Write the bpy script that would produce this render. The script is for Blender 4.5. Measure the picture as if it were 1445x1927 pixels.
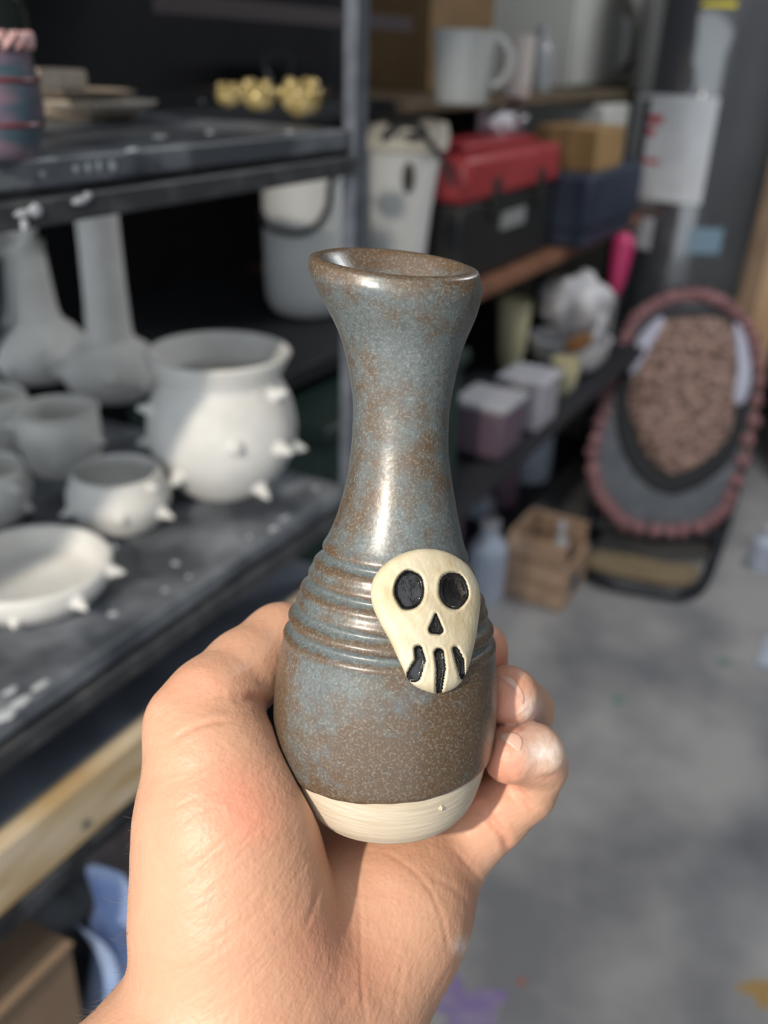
import bpy, bmesh, math, random
import numpy as np
from mathutils import Vector, Matrix
from mathutils.bvhtree import BVHTree

for o in list(bpy.data.objects):
    bpy.data.objects.remove(o, do_unlink=True)
random.seed(7)
rng = np.random.default_rng(7)
SC = bpy.context.scene
COL = SC.collection

# ------------------------------------------------------------------ camera
F = 1700.0; CX, CY = 722.5, 963.5; CAMZ = 1.45
PITCH = math.atan(860.6 / F)
_q = math.hypot(.035, 1); NX, NY = -.035 / _q, 1 / _q
FW = np.array([0, math.cos(PITCH), -math.sin(PITCH)])
_r0 = np.array([1., 0, 0]); _d0 = np.array([0, -math.sin(PITCH), -math.cos(PITCH)])
RT = NY * _r0 + NX * _d0
DN = -NX * _r0 + NY * _d0
CAM = np.array([0, 0, CAMZ])
cam = bpy.data.cameras.new('camera')
cam.sensor_fit = 'VERTICAL'; cam.sensor_height = 36; cam.sensor_width = 27
cam.lens = 36 * F / 1927
cam.clip_start = .01; cam.clip_end = 60
cam.dof.use_dof = True
cam.dof.focus_distance = .214
cam.dof.aperture_fstop = cam.lens / 3.3
cam_o = bpy.data.objects.new('camera', cam); COL.objects.link(cam_o)
m = Matrix((RT, -DN, -FW)).transposed().to_4x4(); m.translation = Vector(CAM)
cam_o.matrix_world = m
SC.camera = cam_o

# ------------------------------------------------------------------ world, light, exposure
SC.view_settings.view_transform = 'Standard'
SC.view_settings.look = 'None'
SC.view_settings.exposure = 0.0
SC.view_settings.gamma = 1.0
SC.view_settings.use_curve_mapping = False
W = bpy.data.worlds.new('sky'); SC.world = W; W.use_nodes = True
bg = W.node_tree.nodes['Background']
bg.inputs[0].default_value = (.86, .93, 1.0, 1)
bg.inputs[1].default_value = 1.3

def spot(name, loc, target, energy, size, blend, radius, col):
    l = bpy.data.lights.new(name, 'SPOT'); l.energy = energy; l.spot_size = math.radians(size); l.spot_blend = blend
    l.shadow_soft_size = radius; l.color = col
    o = bpy.data.objects.new(name, l); COL.objects.link(o); o.location = loc
    o.rotation_euler = (Vector(target) - Vector(loc)).to_track_quat('-Z', 'Y').to_euler()
    return o
spot('sun_shaft', (-.64, -.72, 2.03), (-.15, .5, 1.1), 104, 54, .5, .025, (1.0, .90, .76))

# ------------------------------------------------------------------ pixel helpers
def ray(x, y): return FW + RT * ((x - CX) / F) + DN * ((y - CY) / F)
def at(x, y, d): return CAM + ray(x, y) * d
def on_z(x, y, z):
    r = ray(x, y); return CAM + r * ((z - CAMZ) / r[2])
def cam2w(P):
    P = np.asarray(P); return CAM + P[..., 0:1] * RT + P[..., 1:2] * DN + P[..., 2:3] * FW
_v = ray(1795, 140)
U = np.array([_v[0], _v[1], 0]); U /= np.linalg.norm(U)
N = np.array([U[1], -U[0], 0])
Z = np.array([0, 0, 1.])
N0 = float((at(660, 600, 1.0) - CAM) @ N)
def UN(u, n, z): return U * u + N * (n + N0) + Z * z
def un_of(p): return float(p @ U), float(p @ N) - N0
def on_n(x, y, n):
    r = ray(x, y); return CAM + r * ((n + N0) / (r @ N))
def on_plane(x, y, p0, nn):
    r = ray(x, y); return CAM + r * (((p0 - CAM) @ nn) / (r @ nn))

# ------------------------------------------------------------------ materials
MATS = {}
def M(name, col, rough=.6, metal=0., col2=None, scale=20., lo=.35, hi=.65, bump=0., bscale=None, spec=.5, coat=0., sss=0., sssr=(1, .35, .2), ssss=.003, detail=5., stretch=None):
    if name in MATS: return MATS[name]
    mt = bpy.data.materials.new(name); mt.use_nodes = True
    nt = mt.node_tree; b = nt.nodes['Principled BSDF']
    b.inputs['Base Color'].default_value = (*col, 1)
    b.inputs['Roughness'].default_value = rough
    b.inputs['Metallic'].default_value = metal
    b.inputs['Specular IOR Level'].default_value = spec
    b.inputs['Coat Weight'].default_value = coat
    if sss:
        b.inputs['Subsurface Weight'].default_value = sss
        b.inputs['Subsurface Radius'].default_value = sssr
        b.inputs['Subsurface Scale'].default_value = ssss
    tc = nt.nodes.new('ShaderNodeTexCoord'); src = tc.outputs['Object']
    if stretch:
        mp = nt.nodes.new('ShaderNodeMapping'); mp.inputs['Scale'].default_value = stretch
        nt.links.new(src, mp.inputs['Vector']); src = mp.outputs['Vector']
    if col2:
        n = nt.nodes.new('ShaderNodeTexNoise'); n.inputs['Scale'].default_value = scale; n.inputs['Detail'].default_value = detail
        nt.links.new(src, n.inputs['Vector'])
        r = nt.nodes.new('ShaderNodeValToRGB')
        r.color_ramp.elements[0].position = lo; r.color_ramp.elements[0].color = (*col, 1)
        r.color_ramp.elements[1].position = hi; r.color_ramp.elements[1].color = (*col2, 1)
        nt.links.new(n.outputs['Fac'], r.inputs['Fac']); nt.links.new(r.outputs['Color'], b.inputs['Base Color'])
    if bump:
        n = nt.nodes.new('ShaderNodeTexNoise'); n.inputs['Scale'].default_value = bscale or scale * 3; n.inputs['Detail'].default_value = 4
        nt.links.new(src, n.inputs['Vector'])
        bp = nt.nodes.new('ShaderNodeBump'); bp.inputs['Strength'].default_value = 1; bp.inputs['Distance'].default_value = bump
        nt.links.new(n.outputs['Fac'], bp.inputs['Height']); nt.links.new(bp.outputs['Normal'], b.inputs['Normal'])
    MATS[name] = mt
    return mt

# ------------------------------------------------------------------ mesh helpers
class MB:
    """collects shapes given in world metres"""
    def __init__(s): s.v = []; s.f = []
    def add(s, vs, fs):
        o = len(s.v); s.v += [tuple(map(float, p)) for p in vs]; s.f += [tuple(i + o for i in f) for f in fs]; return s
    def hexa(s, c):   # 8 corners: bottom 4 ccw, top 4
        return s.add(c, [(3, 2, 1, 0), (4, 5, 6, 7), (0, 1, 5, 4), (1, 2, 6, 5), (2, 3, 7, 6), (3, 0, 4, 7)])
    def boxun(s, u0, u1, n0, n1, z0, z1):
        c = [UN(u, n, z) for z in (z0, z1) for u, n in ((u0, n0), (u1, n0), (u1, n1), (u0, n1))]
        c = [c[i] for i in (0, 3, 2, 1, 4, 7, 6, 5)]
        return s.hexa(c)
    def obox(s, c, ax, ay, az, hx, hy, hz):
        c = np.asarray(c); ax, ay, az = map(np.asarray, (ax, ay, az))
        cs = [c + ax * sx * hx + ay * sy * hy + az * sz * hz for sz in (-1, 1) for sx, sy in ((-1, -1), (1, -1), (1, 1), (-1, 1))]
        return s.hexa(cs)
    def lathe(s, base, prof, seg=40, axis=Z, wob=0., sx=1., sy=1., ex=None):
        axis = np.asarray(axis, float); axis = axis / np.linalg.norm(axis)
        ex = np.array([1., 0, 0]) if ex is None else np.asarray(ex, float)
        ex = ex - axis * (ex @ axis); ex /= np.linalg.norm(ex); ey = np.cross(axis, ex)
        ph = random.random() * 6
        vs = []; fs = []
        for (r, z) in prof:
            for k in range(seg):
                t = 2 * math.pi * k / seg; rr = r * (1 + wob * math.sin(2 * t + ph) + wob * .6 * math.sin(3 * t + 2 * ph))
                vs.append(np.asarray(base) + axis * z + ex * rr * math.cos(t) * sx + ey * rr * math.sin(t) * sy)
        for i in range(len(prof) - 1):
            for k in range(seg):
                k2 = (k + 1) % seg
                fs.append((i * seg + k, i * seg + k2, (i + 1) * seg + k2, (i + 1) * seg + k))
        fs.append(tuple(range(seg))[::-1]); fs.append(tuple((len(prof) - 1) * seg + k for k in range(seg)))
        return s.add(vs, fs)
    def tube(s, pts, r, seg=8, closed=False):
        P = [np.asarray(p, float) for p in pts]; n = len(P)
        rs = r if hasattr(r, '__len__') else [r] * n
        vs = []; fs = []; prev = None
        for i in range(n):
            a = P[(i - 1) % n] if (closed or i > 0) else P[i]; b = P[(i + 1) % n] if (closed or i < n - 1) else P[i]
            t = b - a; t /= (np.linalg.norm(t) + 1e-12)
            if prev is None:
                prev = np.cross(t, [0, 0, 1.]) if abs(t[2]) < .9 else np.cross(t, [1., 0, 0])
            x = prev - t * (prev @ t); x /= (np.linalg.norm(x) + 1e-12); prev = x; y = np.cross(t, x)
            for k in range(seg):
                an = 2 * math.pi * k / seg; vs.append(P[i] + (x * math.cos(an) + y * math.sin(an)) * rs[i])
        for i in range(n if closed else n - 1):
            j = (i + 1) % n
            for k in range(seg):
                k2 = (k + 1) % seg; fs.append((i * seg + k, i * seg + k2, j * seg + k2, j * seg + k))
        if not closed: fs.append(tuple(range(seg))[::-1]); fs.append(tuple((n - 1) * seg + k for k in range(seg)))
        return s.add(vs, fs)
    def prism(s, pts, off):   # planar polygon extruded by vector off
        n = len(pts); a = [np.asarray(p) for p in pts]; b = [p + off for p in a]
        return s.add(a + b, [tuple(range(n))[::-1], tuple(range(n, 2 * n))] + [(i, (i + 1) % n, n + (i + 1) % n, n + i) for i in range(n)])
    def blob(s, c, rx, ry, rz, lump=.15, freq=3., seg=24, rings=14, seed=0):
        r = random.Random(seed); ph = [r.random() * 6.3 for _ in range(6)]
        vs = []; fs = []
        for i in range(rings + 1):
            a = math.pi * i / rings
            for k in range(seg):
                t = 2 * math.pi * k / seg
                d = np.array([math.sin(a) * math.cos(t), math.sin(a) * math.sin(t), math.cos(a)])
                q = 1 + lump * (math.sin(freq * d[0] * 2 + ph[0]) * math.sin(freq * d[1] * 2 + ph[1]) + .6 * math.sin(freq * 2 * d[2] + ph[2]) * math.cos(freq * 2.3 * d[0] + ph[3]))
                vs.append(np.asarray(c) + d * q * np.array([rx, ry, rz]))
        for i in range(rings):
            for k in range(seg):
                k2 = (k + 1) % seg; fs.append((i * seg + k, (i + 1) * seg + k, (i + 1) * seg + k2, i * seg + k2))
        return s.add(vs, fs)

def link(name, mesh, mat, parent=None, smooth=True):
    o = bpy.data.objects.new(name, mesh); COL.objects.link(o)
    if mat: mesh.materials.append(mat)
    if smooth: mesh.polygons.foreach_set('use_smooth', np.ones(len(mesh.polygons), dtype=bool))
    if parent: o.parent = parent
    return o
def root_loc(p):
    l = Vector((0, 0, 0))
    while p is not None: l = l + p.location; p = p.parent
    return l
def build(name, mb, mat, parent=None, smooth=True, bevel=0., bseg=2, origin=None, sharp=40):
    off = np.array(root_loc(parent)) if parent else np.zeros(3)
    loc = np.zeros(3)
    vs = np.array(mb.v)
    if parent is None:
        loc = np.array(origin) if origin is not None else np.array([vs[:, 0].mean(), vs[:, 1].mean(), vs[:, 2].min()])
        off = loc
    me = bpy.data.meshes.new(name)
    me.from_pydata([tuple(p) for p in (vs - off)], [], mb.f); me.update()
    bm = bmesh.new(); bm.from_mesh(me); bmesh.ops.remove_doubles(bm, verts=bm.verts, dist=1e-6)
    bmesh.ops.recalc_face_normals(bm, faces=bm.faces); bm.to_mesh(me); bm.free()
    o = link(name, me, mat, parent, smooth)
    if parent is None: o.location = loc
    if smooth: me.set_sharp_from_angle(angle=math.radians(sharp))
    if bevel:
        b = o.modifiers.new('bevel', 'BEVEL'); b.width = bevel; b.segments = bseg; b.limit_method = 'ANGLE'
    return o
def tag(o, label, cat, group=None):
    o['label'] = label; o['category'] = cat
    if group: o['group'] = group
    return o
def thing(name, loc, label, cat, group=None):
    o = bpy.data.objects.new(name, None); COL.objects.link(o); o.location = Vector(loc); o.empty_display_size = .02
    return tag(o, label, cat, group)
def struct(o): o['kind'] = 'structure'; return o
def cr(pts, n=8, closed=True):   # catmull-rom resample
    P = [np.asarray(p, float) for p in pts]; L = len(P); out = []
    for i in range(L if closed else L - 1):
        if closed: a, b, c, d = P[i - 1], P[i], P[(i + 1) % L], P[(i + 2) % L]
        else: a, b, c, d = P[max(i - 1, 0)], P[i], P[i + 1], P[min(i + 2, L - 1)]
        for k in range(n):
            t = k / n
            out.append(.5 * (2 * b + (c - a) * t + (2 * a - 5 * b + 4 * c - d) * t * t + (3 * b - a - 3 * c + d) * t ** 3))
    if not closed: out.append(P[-1])
    return out
def profile(pts, n=5): return [tuple(p) for p in cr(pts, n, False)]

# ================================================================== STRUCTURE
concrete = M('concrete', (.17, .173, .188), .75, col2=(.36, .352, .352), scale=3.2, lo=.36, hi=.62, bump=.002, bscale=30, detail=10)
wall_shade = M('shade_black_wall', (.006, .0065, .009), .85, col2=(.012, .012, .016), scale=3)  # near-black base colour stands in for the shade behind the shelves
farpaint = M('far_wall', (.10, .098, .085), .8, col2=(.15, .145, .12), scale=2)
struct(build('floor', MB().boxun(-1.5, 4.5, -1.25, 2.2, -.08, 0), concrete, smooth=False))
struct(build('wall_left', MB().boxun(-.35, 4.5, -1.33, -1.25, 0, 2.7), wall_shade, smooth=False))
struct(build('wall_far', MB().boxun(4.5, 4.58, -1.33, 2.2, 0, 2.7), farpaint, smooth=False))
struct(build('wall_right', MB().boxun(-.9, 4.58, 2.2, 2.28, 0, 2.7), M('right_wall', (.20, .195, .19), .8), smooth=False))
struct(build('ceiling', MB().boxun(.2, 4.58, -1.33, 2.2, 2.7, 2.78), M('ceiling_paint', (.42, .40, .38), .8), smooth=False))

fill_lamp = thing('added_fill_light', UN(2.7, .75, 2.7), 'added unseen fluorescent fill light over the chair, brightening the background', 'added fill light')  # made-up fixture above the view, added to brighten the background
build('fill_housing', MB().boxun(2.1, 3.3, .66, .84, 2.64, 2.699), M('fill_lamp_white', (.7, .7, .7), .4), fill_lamp, bevel=.006)
_lm = bpy.data.materials.new('fill_tube_glow'); _lm.use_nodes = True
_lb = _lm.node_tree.nodes['Principled BSDF']; _lb.inputs['Emission Color'].default_value = (.95, .98, 1, 1); _lb.inputs['Emission Strength'].default_value = 4
for _n in (.70, .80): build('tube', MB().tube([UN(2.14, _n, 2.622), UN(3.26, _n, 2.622)], .013, 12), _lm, fill_lamp)
_l = bpy.data.lights.new('added_fill_area', 'AREA'); _l.shape = 'RECTANGLE'; _l.size = 1.1; _l.size_y = .14; _l.energy = 27; _l.color = (.95, .98, 1)  # area lamp of the added fixture, lifts the dim far end
_lo = bpy.data.objects.new('added_fill_area', _l); COL.objects.link(_lo); _lo.location = UN(2.7, .75, 2.60); _lo.rotation_euler = (0, 0, math.atan2(U[1], U[0]))

# ================================================================== VASE (camera-space maths, real metres)
VA = math.radians(11); VDB, VYB = .245, .079
vc, vs_ = math.cos(VA), math.sin(VA)
V_A = np.array([0, -vc, -vs_]); V_E1 = np.array([1., 0, 0]); V_E2 = np.array([0, vs_, -vc])
V_B = np.array([(728 - CX) / F * VDB, VYB, VDB])
def y2h(y):
    yp = (y - CY) / F; return (VYB - yp * VDB) / (vc - yp * vs_)
_sil = [(496, 741, 153), (506, 741, 161), (519, 743, 164.5), (540, 747, 157), (575, 753, 144), (610, 755, 127), (644, 756, 112), (690, 756.5, 101), (727, 756, 94), (768, 755, 88.5), (837, 752.5, 89.5), (900, 753, 98),
        (960, 751, 111), (1000, 748, 122), (1035, 744, 136), (1065, 741, 149), (1100, 740, 165), (1160, 737, 187), (1200, 733, 196.5), (1250, 729, 203), (1300, 726, 207), (1350, 724, 206),
        (1400, 725, 198), (1440, 727, 187), (1480, 730, 170), (1511, 732, 150)]
_h = np.array([y2h(s[0]) for s in _sil])[::-1]
_d = VDB - _h * vs_
_R = (np.array([s[2] for s in _sil])[::-1]) * _d / F
_O = (np.array([s[1] for s in _sil])[::-1] - CX) * _d / F - V_B[0]
HR = float(_h[-1])
def smooth_interp(x, xp, fp, w):
    x = np.asarray(x, float); acc = 0; ws = (-1, -.5, 0, .5, 1)
    for k in ws: acc = acc + np.interp(x + k * w, xp, fp)
    return acc / len(ws)
def vR(h): return smooth_interp(h, _h, _R, .0022)
def vO(h): return smooth_interp(h, _h, _O, .004)
GROOVES = [(1047, .0010), (1097, .0011), (1147, .0010), (1180, .0011)]
GH = [(y2h(y), dp) for y, dp in GROOVES]
def groove(h):
    g = np.zeros_like(h); e = np.zeros_like(h)
    for gh, dp in GH:
        g = g + dp * np.exp(-((h - gh) / .0010) ** 2)
        e = e + np.exp(-((h - gh - .0019) / .0009) ** 2) * .55 + np.exp(-((h - gh + .0019) / .0009) ** 2)
        g = g - .35 * dp * np.exp(-((h - gh + .0021) / .0011) ** 2) - .2 * dp * np.exp(-((h - gh - .0021) / .0011) ** 2)
    return g, e
def tiltx(h): return np.interp(h, [0, y2h(1330), y2h(1170), HR], [0, .0, .085, .095])
def tilty(h): return np.interp(h, [0, y2h(700), HR], [0, 0, .235])
def vase_pt(h, r, th):
    ct, st = np.cos(th), np.sin(th)
    dh = -r * (tiltx(h) * ct + tilty(h) * st)
    k = (h + dh)
    return V_B + k[..., None] * V_A + (vO(h) + r * ct)[..., None] * V_E1 + (r * st)[..., None] * V_E2

# vase materials
def glaze_material():
    mt = bpy.data.materials.new('speckled_glaze'); mt.use_nodes = True; nt = mt.node_tree; L = nt.links; b = nt.nodes['Principled BSDF']
    tc = nt.nodes.new('ShaderNodeTexCoord')
    def noise(scale, detail, stretch=None, rough=.5, dist=0.):
        n = nt.nodes.new('ShaderNodeTexNoise'); n.inputs['Scale'].default_value = scale; n.inputs['Detail'].default_value = detail; n.inputs['Roughness'].default_value = rough
        n.inputs['Distortion'].default_value = dist
        if stretch:
            mp = nt.nodes.new('ShaderNodeMapping'); mp.inputs['Scale'].default_value = stretch; mp.inputs['Rotation'].default_value = (0, .5, 0)
            L.new(tc.outputs['Object'], mp.inputs['Vector']); L.new(mp.outputs['Vector'], n.inputs['Vector'])
        else: L.new(tc.outputs['Object'], n.inputs['Vector'])
        return n.outputs['Fac']
    def math_(op, a, bb):
        n = nt.nodes.new('ShaderNodeMath'); n.operation = op
        for i, q in enumerate((a, bb)):
            if hasattr(q, 'links'): L.new(q, n.inputs[i])
            else: n.inputs[i].default_value = q
        return n.outputs[0]
    def ramp(f, a, ca, bb, cb):
        n = nt.nodes.new('ShaderNodeValToRGB'); n.color_ramp.elements[0].position = a; n.color_ramp.elements[0].color = (*ca, 1)
        n.color_ramp.elements[1].position = bb; n.color_ramp.elements[1].color = (*cb, 1); L.new(f, n.inputs['Fac']); return n.outputs['Color']
    def mix(f, a, c):
        n = nt.nodes.new('ShaderNodeMix'); n.data_type = 'RGBA'
        for i, q in ((0, f), (6, a), (7, c)):
            if hasattr(q, 'links'): L.new(q, n.inputs[i])
            else: n.inputs[i].default_value = q if i == 0 else (*q, 1)
        return n.outputs[2]
    at_ = nt.nodes.new('ShaderNodeAttribute'); at_.attribute_name = 'brown'
    big = noise(42, 3, (1, 1, .55), .55, .6)
    mid = noise(260, 4, None, .6)
    f = math_('ADD', math_('MULTIPLY', big, .75), math_('MULTIPLY', mid, .45))
    f = math_('ADD', f, at_.outputs['Fac'])
    col = ramp(f, .49, (.098, .116, .118), .66, (.094, .058, .031))
    fine = noise(1700, 3, None, .6)
    spk = ramp(fine, .50, (0, 0, 0), .70, (1, 1, 1))
    col = mix(math_('MULTIPLY', spk, .48), col, (.26, .275, .25))
    dk = ramp(noise(900, 2), .36, (1, 1, 1), .48, (0, 0, 0))
    col = mix(math_('MULTIPLY', dk, .35), col, (.05, .045, .04))
    L.new(col, b.inputs['Base Color'])
    b.inputs['Roughness'].default_value = .38; b.inputs['Specular IOR Level'].default_value = .6
    b.inputs['Coat Weight'].default_value = .3; b.inputs['Coat Roughness'].default_value = .26
    bp = nt.nodes.new('ShaderNodeBump'); bp.inputs['Distance'].default_value = .00012; bp.inputs['Strength'].default_value = .8
    L.new(noise(700, 3), bp.inputs['Height']); L.new(bp.outputs['Normal'], b.inputs['Normal'])
    return mt
GLAZE = glaze_material()
RAWCLAY = M('raw_clay_foot', (.50, .415, .30), .85, col2=(.60, .52, .41), scale=260, lo=.35, hi=.7, bump=.00035, bscale=240, stretch=(.25, .25, 2.2))

vase = thing('ceramic_vase', cam2w(V_B), 'blue-brown speckled glazed bud vase with cream skull, held in the hand', 'vase')
def grid_faces(nr, ns):
    i = np.arange(nr - 1)[:, None]; k = np.arange(ns)[None]; k2 = (k + 1) % ns
    return np.stack([i * ns + k, i * ns + k2, (i + 1) * ns + k2, (i + 1) * ns + k], -1).reshape(-1, 4)
def np_mesh(name, v, f, mat, parent, attr=None):
    me = bpy.data.meshes.new(name)
    off = np.array(root_loc(parent)) if parent else 0
    me.from_pydata((np.asarray(v) - off).tolist(), [], np.asarray(f).tolist() if not isinstance(f, list) else f); me.update()
    if attr is not None:
        a = me.attributes.new('brown', 'FLOAT', 'POINT'); a.data.foreach_set('value', np.asarray(attr, np.float32))
    return link(name, me, mat, parent)
SEG = 224
TH = np.linspace(0, 2 * math.pi, SEG, endpoint=False)
def glaze_line(th): return .0146 + .0016 * np.cos(th) - .0003 * np.sin(2 * th) + .00012 * np.sin(9 * th) + .00008 * np.sin(23 * th + 1)
rows = []; brn = []
hs = np.concatenate([np.linspace(0, 1, 330)])
for t in hs:
    h = glaze_line(TH) + t * (HR - glaze_line(TH)); g, e = groove(h)
    ed = .00055 * np.clip((h - glaze_line(TH)) / .0012, 0, 1) ** .5      # glaze edge thickness
    r = vR(h) - g - .0004 + ed + .00018 * np.sin(2 * TH + h * 60) * np.clip(h / .03, 0, 1)
    rows.append(vase_pt(h, r, TH))
    b_ = .16 * np.clip(e, 0, 1) - .22 * np.clip(g / .0009, 0, 1) + .12 * np.exp(-((h - glaze_line(TH)) / .0015) ** 2) + .10 * np.clip((h - HR + .004) / .004, 0, 1)
    b_ = b_ - .05 * np.exp(-((h - HR + .012) / .009) ** 2) + .075 * np.clip((y2h(1240) - h) / .01, 0, 1)
    brn.append(b_)
RL = float(_R[-1])
for (dr, dz, bb) in [(-.0005, .0004, .15), (-.0011, .0006, .17), (-.0018, .0005, .15), (-.0025, .0000, .08), (-.0033, -.0010, .02), (-.0046, -.0026, -.03), (-.0064, -.0052, -.06), (-.0086, -.0095, -.08), (-.0108, -.017, -.08), (-.0138, -.028, -.12), (-.0142, -.05, -.1), (-.0140, -.075, -.1), (-.0225, -.076, -.1)]:
    h = np.full(SEG, HR + dz); r = np.full(SEG, max(RL + dr, .0005))
    ct, st = np.cos(TH), np.sin(TH); wt = np.clip(1 + dz / .03, 0, 1)
    dh = -r * (.095 * ct + .235 * st * wt)
    rows.append(V_B + (h + dh)[:, None] * V_A + (vO(np.minimum(h, HR)) + r * ct)[:, None] * V_E1 + (r * st)[:, None] * V_E2)
    brn.append(np.full(SEG, bb) + .03 * np.sin(5 * TH))
VV = np.array(rows); nr = len(rows)
body_v = cam2w(VV.reshape(-1, 3))
vase_body = np_mesh('body', body_v, grid_faces(nr, SEG), GLAZE, vase, np.array(brn).reshape(-1))
vase_body['label'] = 'satin blue-grey glaze breaking brown over ridges and rim'
# foot
fh = np.linspace(0, .019, 40); rows = []
for h0 in fh:
    h = np.full(SEG, h0); r = vR(h) - .0008 - .0012 * np.exp(-(h0 / .0016) ** 2) + .00002 * np.sin(h0 * 9000 + .5 * np.sin(TH)) + .00002 * np.sin(h0 * 21000 + TH)
    rows.append(vase_pt(h, r, TH))
rows.insert(0, vase_pt(np.full(SEG, 0.), vR(np.full(SEG, 0.)) * .8, TH)); rows.insert(0, vase_pt(np.full(SEG, .001), np.full(SEG, .0005), TH))
fv = cam2w(np.array(rows).reshape(-1, 3))
np_mesh('foot', fv, grid_faces(len(rows), SEG), RAWCLAY, vase)['label'] = 'unglazed cream clay foot with turning marks'
mb = MB(); pc = at(829, 1521, .2175)
bvh_foot = BVHTree.FromPolygons([Vector(p) for p in fv], grid_faces(len(rows), SEG).tolist())
hit = bvh_foot.ray_cast(Vector(CAM), Vector(ray(829, 1521)).normalized())
if hit[0] is not None: build('clay_crumb', MB().blob(np.array(hit[0]), .0006, .0005, .0009, .2, seed=3), RAWCLAY, vase)

# ---- skull applique
bvh_vase = BVHTree.FromPolygons([Vector(p) for p in body_v], grid_faces(nr, SEG).tolist())
def vdepth(x, y):
    hit = bvh_vase.ray_cast(Vector(CAM), Vector(ray(x, y)).normalized())
    return float((np.array(hit[0]) - CAM) @ FW) if hit[0] is not None else None
SKO = np.array(cr([(805, 1032), (844, 1040), (879, 1063), (898, 1095), (904, 1127), (900, 1171), (892, 1216), (880, 1260), (861, 1291), (828, 1305), (799, 1300), (771, 1283), (754, 1250), (735, 1209), (716, 1174), (701, 1140), (698, 1107), (709, 1078), (735, 1053), (770, 1037)], 14))
SKC = np.array([806, 1160.])
# smooth base depth surface: quadratic fit to vase depth, flattened sideways
sx, sy, sd = [], [], []
for x in np.linspace(705, 880, 16):
    for y in np.linspace(1040, 1300, 16):
        d = vdepth(x, y)
        if d: sx.append(x); sy.append(y); sd.append(d)
sx, sy, sd = map(np.array, (sx, sy, sd))
def qb(x, y):
    a = (x - 800) / 100; b = (y - 1165) / 130
    return np.stack([np.ones_like(a), a, b, a * a, a * b, b * b, a ** 3, b ** 3], -1)
qc, *_ = np.linalg.lstsq(qb(sx, sy), sd, rcond=None)
qc[3] *= .62; qc[6] *= .3
def skd(x, y): return qb(x, y) @ qc
def seg_dist(x, y, pts):
    best = np.full(x.shape, 1e9)
    for (x0, y0, w0), (x1, y1, w1) in zip(pts[:-1], pts[1:]):
        dx, dy = x1 - x0, y1 - y0; t = np.clip(((x - x0) * dx + (y - y0) * dy) / (dx * dx + dy * dy), 0, 1)
        best = np.minimum(best, np.hypot(x - x0 - t * dx, y - y0 - t * dy) - (w0 + t * (w1 - w0)))
    return best
def ell(x, y, cx, cy, rx, ry, rot):
    c, s = math.cos(rot), math.sin(rot); a = (x - cx) * c + (y - cy) * s; b = -(x - cx) * s + (y - cy) * c
    return (np.hypot(a / rx, b / ry) - 1) * min(rx, ry)
HOLES = [('eye_socket', lambda x, y: ell(x, y, 770.5, 1110.5, 29, 38, .06) + .7 * np.sin(x * .17 + y * .1), .0026),
         ('eye_socket', lambda x, y: ell(x, y, 853.5, 1111, 28.5, 36, -.18) + .7 * np.sin(y * .15 - x * .1), .0024),
         ('nose_hole', lambda x, y: seg_dist(x, y, [(820, 1157, 3), (816, 1184, 10), (826, 1186, 9), (820, 1157, 3)]), .0022),
         ('tooth_slot', lambda x, y: seg_dist(x, y, [(787, 1222, 8.5), (791, 1243, 11), (779, 1270, 15)]), .0020),
         ('tooth_slot', lambda x, y: seg_dist(x, y, [(826, 1229, 10), (830, 1258, 10), (826, 1301, 7)]), .0020),
         ('tooth_slot', lambda x, y: seg_dist(x, y, [(857, 1222, 6.5), (865, 1243, 9.5), (870, 1274, 6)]), .0020)]
NT = 130; nph = len(SKO)
ts = np.concatenate([np.linspace(0, .9, NT - 30), .9 + .1 * np.linspace(0, 1, 31)[1:]])
X = SKC[0] + ts[:, None] * (SKO[None, :, 0] - SKC[0]); Y = SKC[1] + ts[:, None] * (SKO[None, :, 1] - SKC[1])
prof_t = np.sqrt(np.clip(1 - ts ** 9, 0, 1))[:, None]
front = .0034 * prof_t + .0006 * np.exp(-(((X - 812) / 45) ** 2 + ((Y - 1150) / 50) ** 2)) + .00006 * np.sin(X * .07 + Y * .04) + .00003 * np.sin(X * .19 - Y * .15)
mask = np.zeros(X.shape, int); carve = np.zeros(X.shape)
for i, (nm, fn, dp) in enumerate(HOLES):
    dd = fn(X, Y); mask[dd < 0] = i + 1
    carve = carve + dp * np.clip((1.5 - dd) / 7, 0, 1) ** .8
    carve = carve - .00008 * np.exp(-((dd - 5) / 2.5) ** 2)
front = front - np.where(ts[:, None] < .985, carve, carve * .6)
Dp = skd(X, Y) - front
def px2cam(X, Y, D): return np.stack([(X - CX) / F * D, (Y - CY) / F * D, D], -1)
S = px2cam(X, Y, Dp)
back = px2cam(X[-1] * .985 + SKC[0] * .015, Y[-1] * .985 + SKC[1] * .015, np.maximum(skd(X[-1], Y[-1]) + .0075, Dp[-1] + .004))
S = np.concatenate([S, back[None]], 0)
fc = grid_faces(NT + 1, nph)
fm = np.concatenate([mask, np.zeros((1, nph), int)], 0).reshape(-1)[fc].min(1)
SV = cam2w(S.reshape(-1, 3))
BONE = M('skull_clay', (.47, .38, .23), .5, col2=(.60, .53, .385), scale=120, lo=.3, hi=.62, bump=.00014, bscale=900, sss=.05, spec=.4)
BLK = M('black_gloss_glaze', (.006, .006, .007), .12, col2=(.02, .02, .022), scale=300, bump=.0006, bscale=420, spec=.7)
def sub_mesh(sel):
    f = fc[sel]; u_, inv = np.unique(f, return_inverse=True); return SV[u_], inv.reshape(f.shape)
v_, f_ = sub_mesh(fm == 0)
skull = np_mesh('skull', v_, f_[:, ::-1], BONE, vase); skull['label'] = 'raised cream clay skull with black eyes, nose and teeth'
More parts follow.
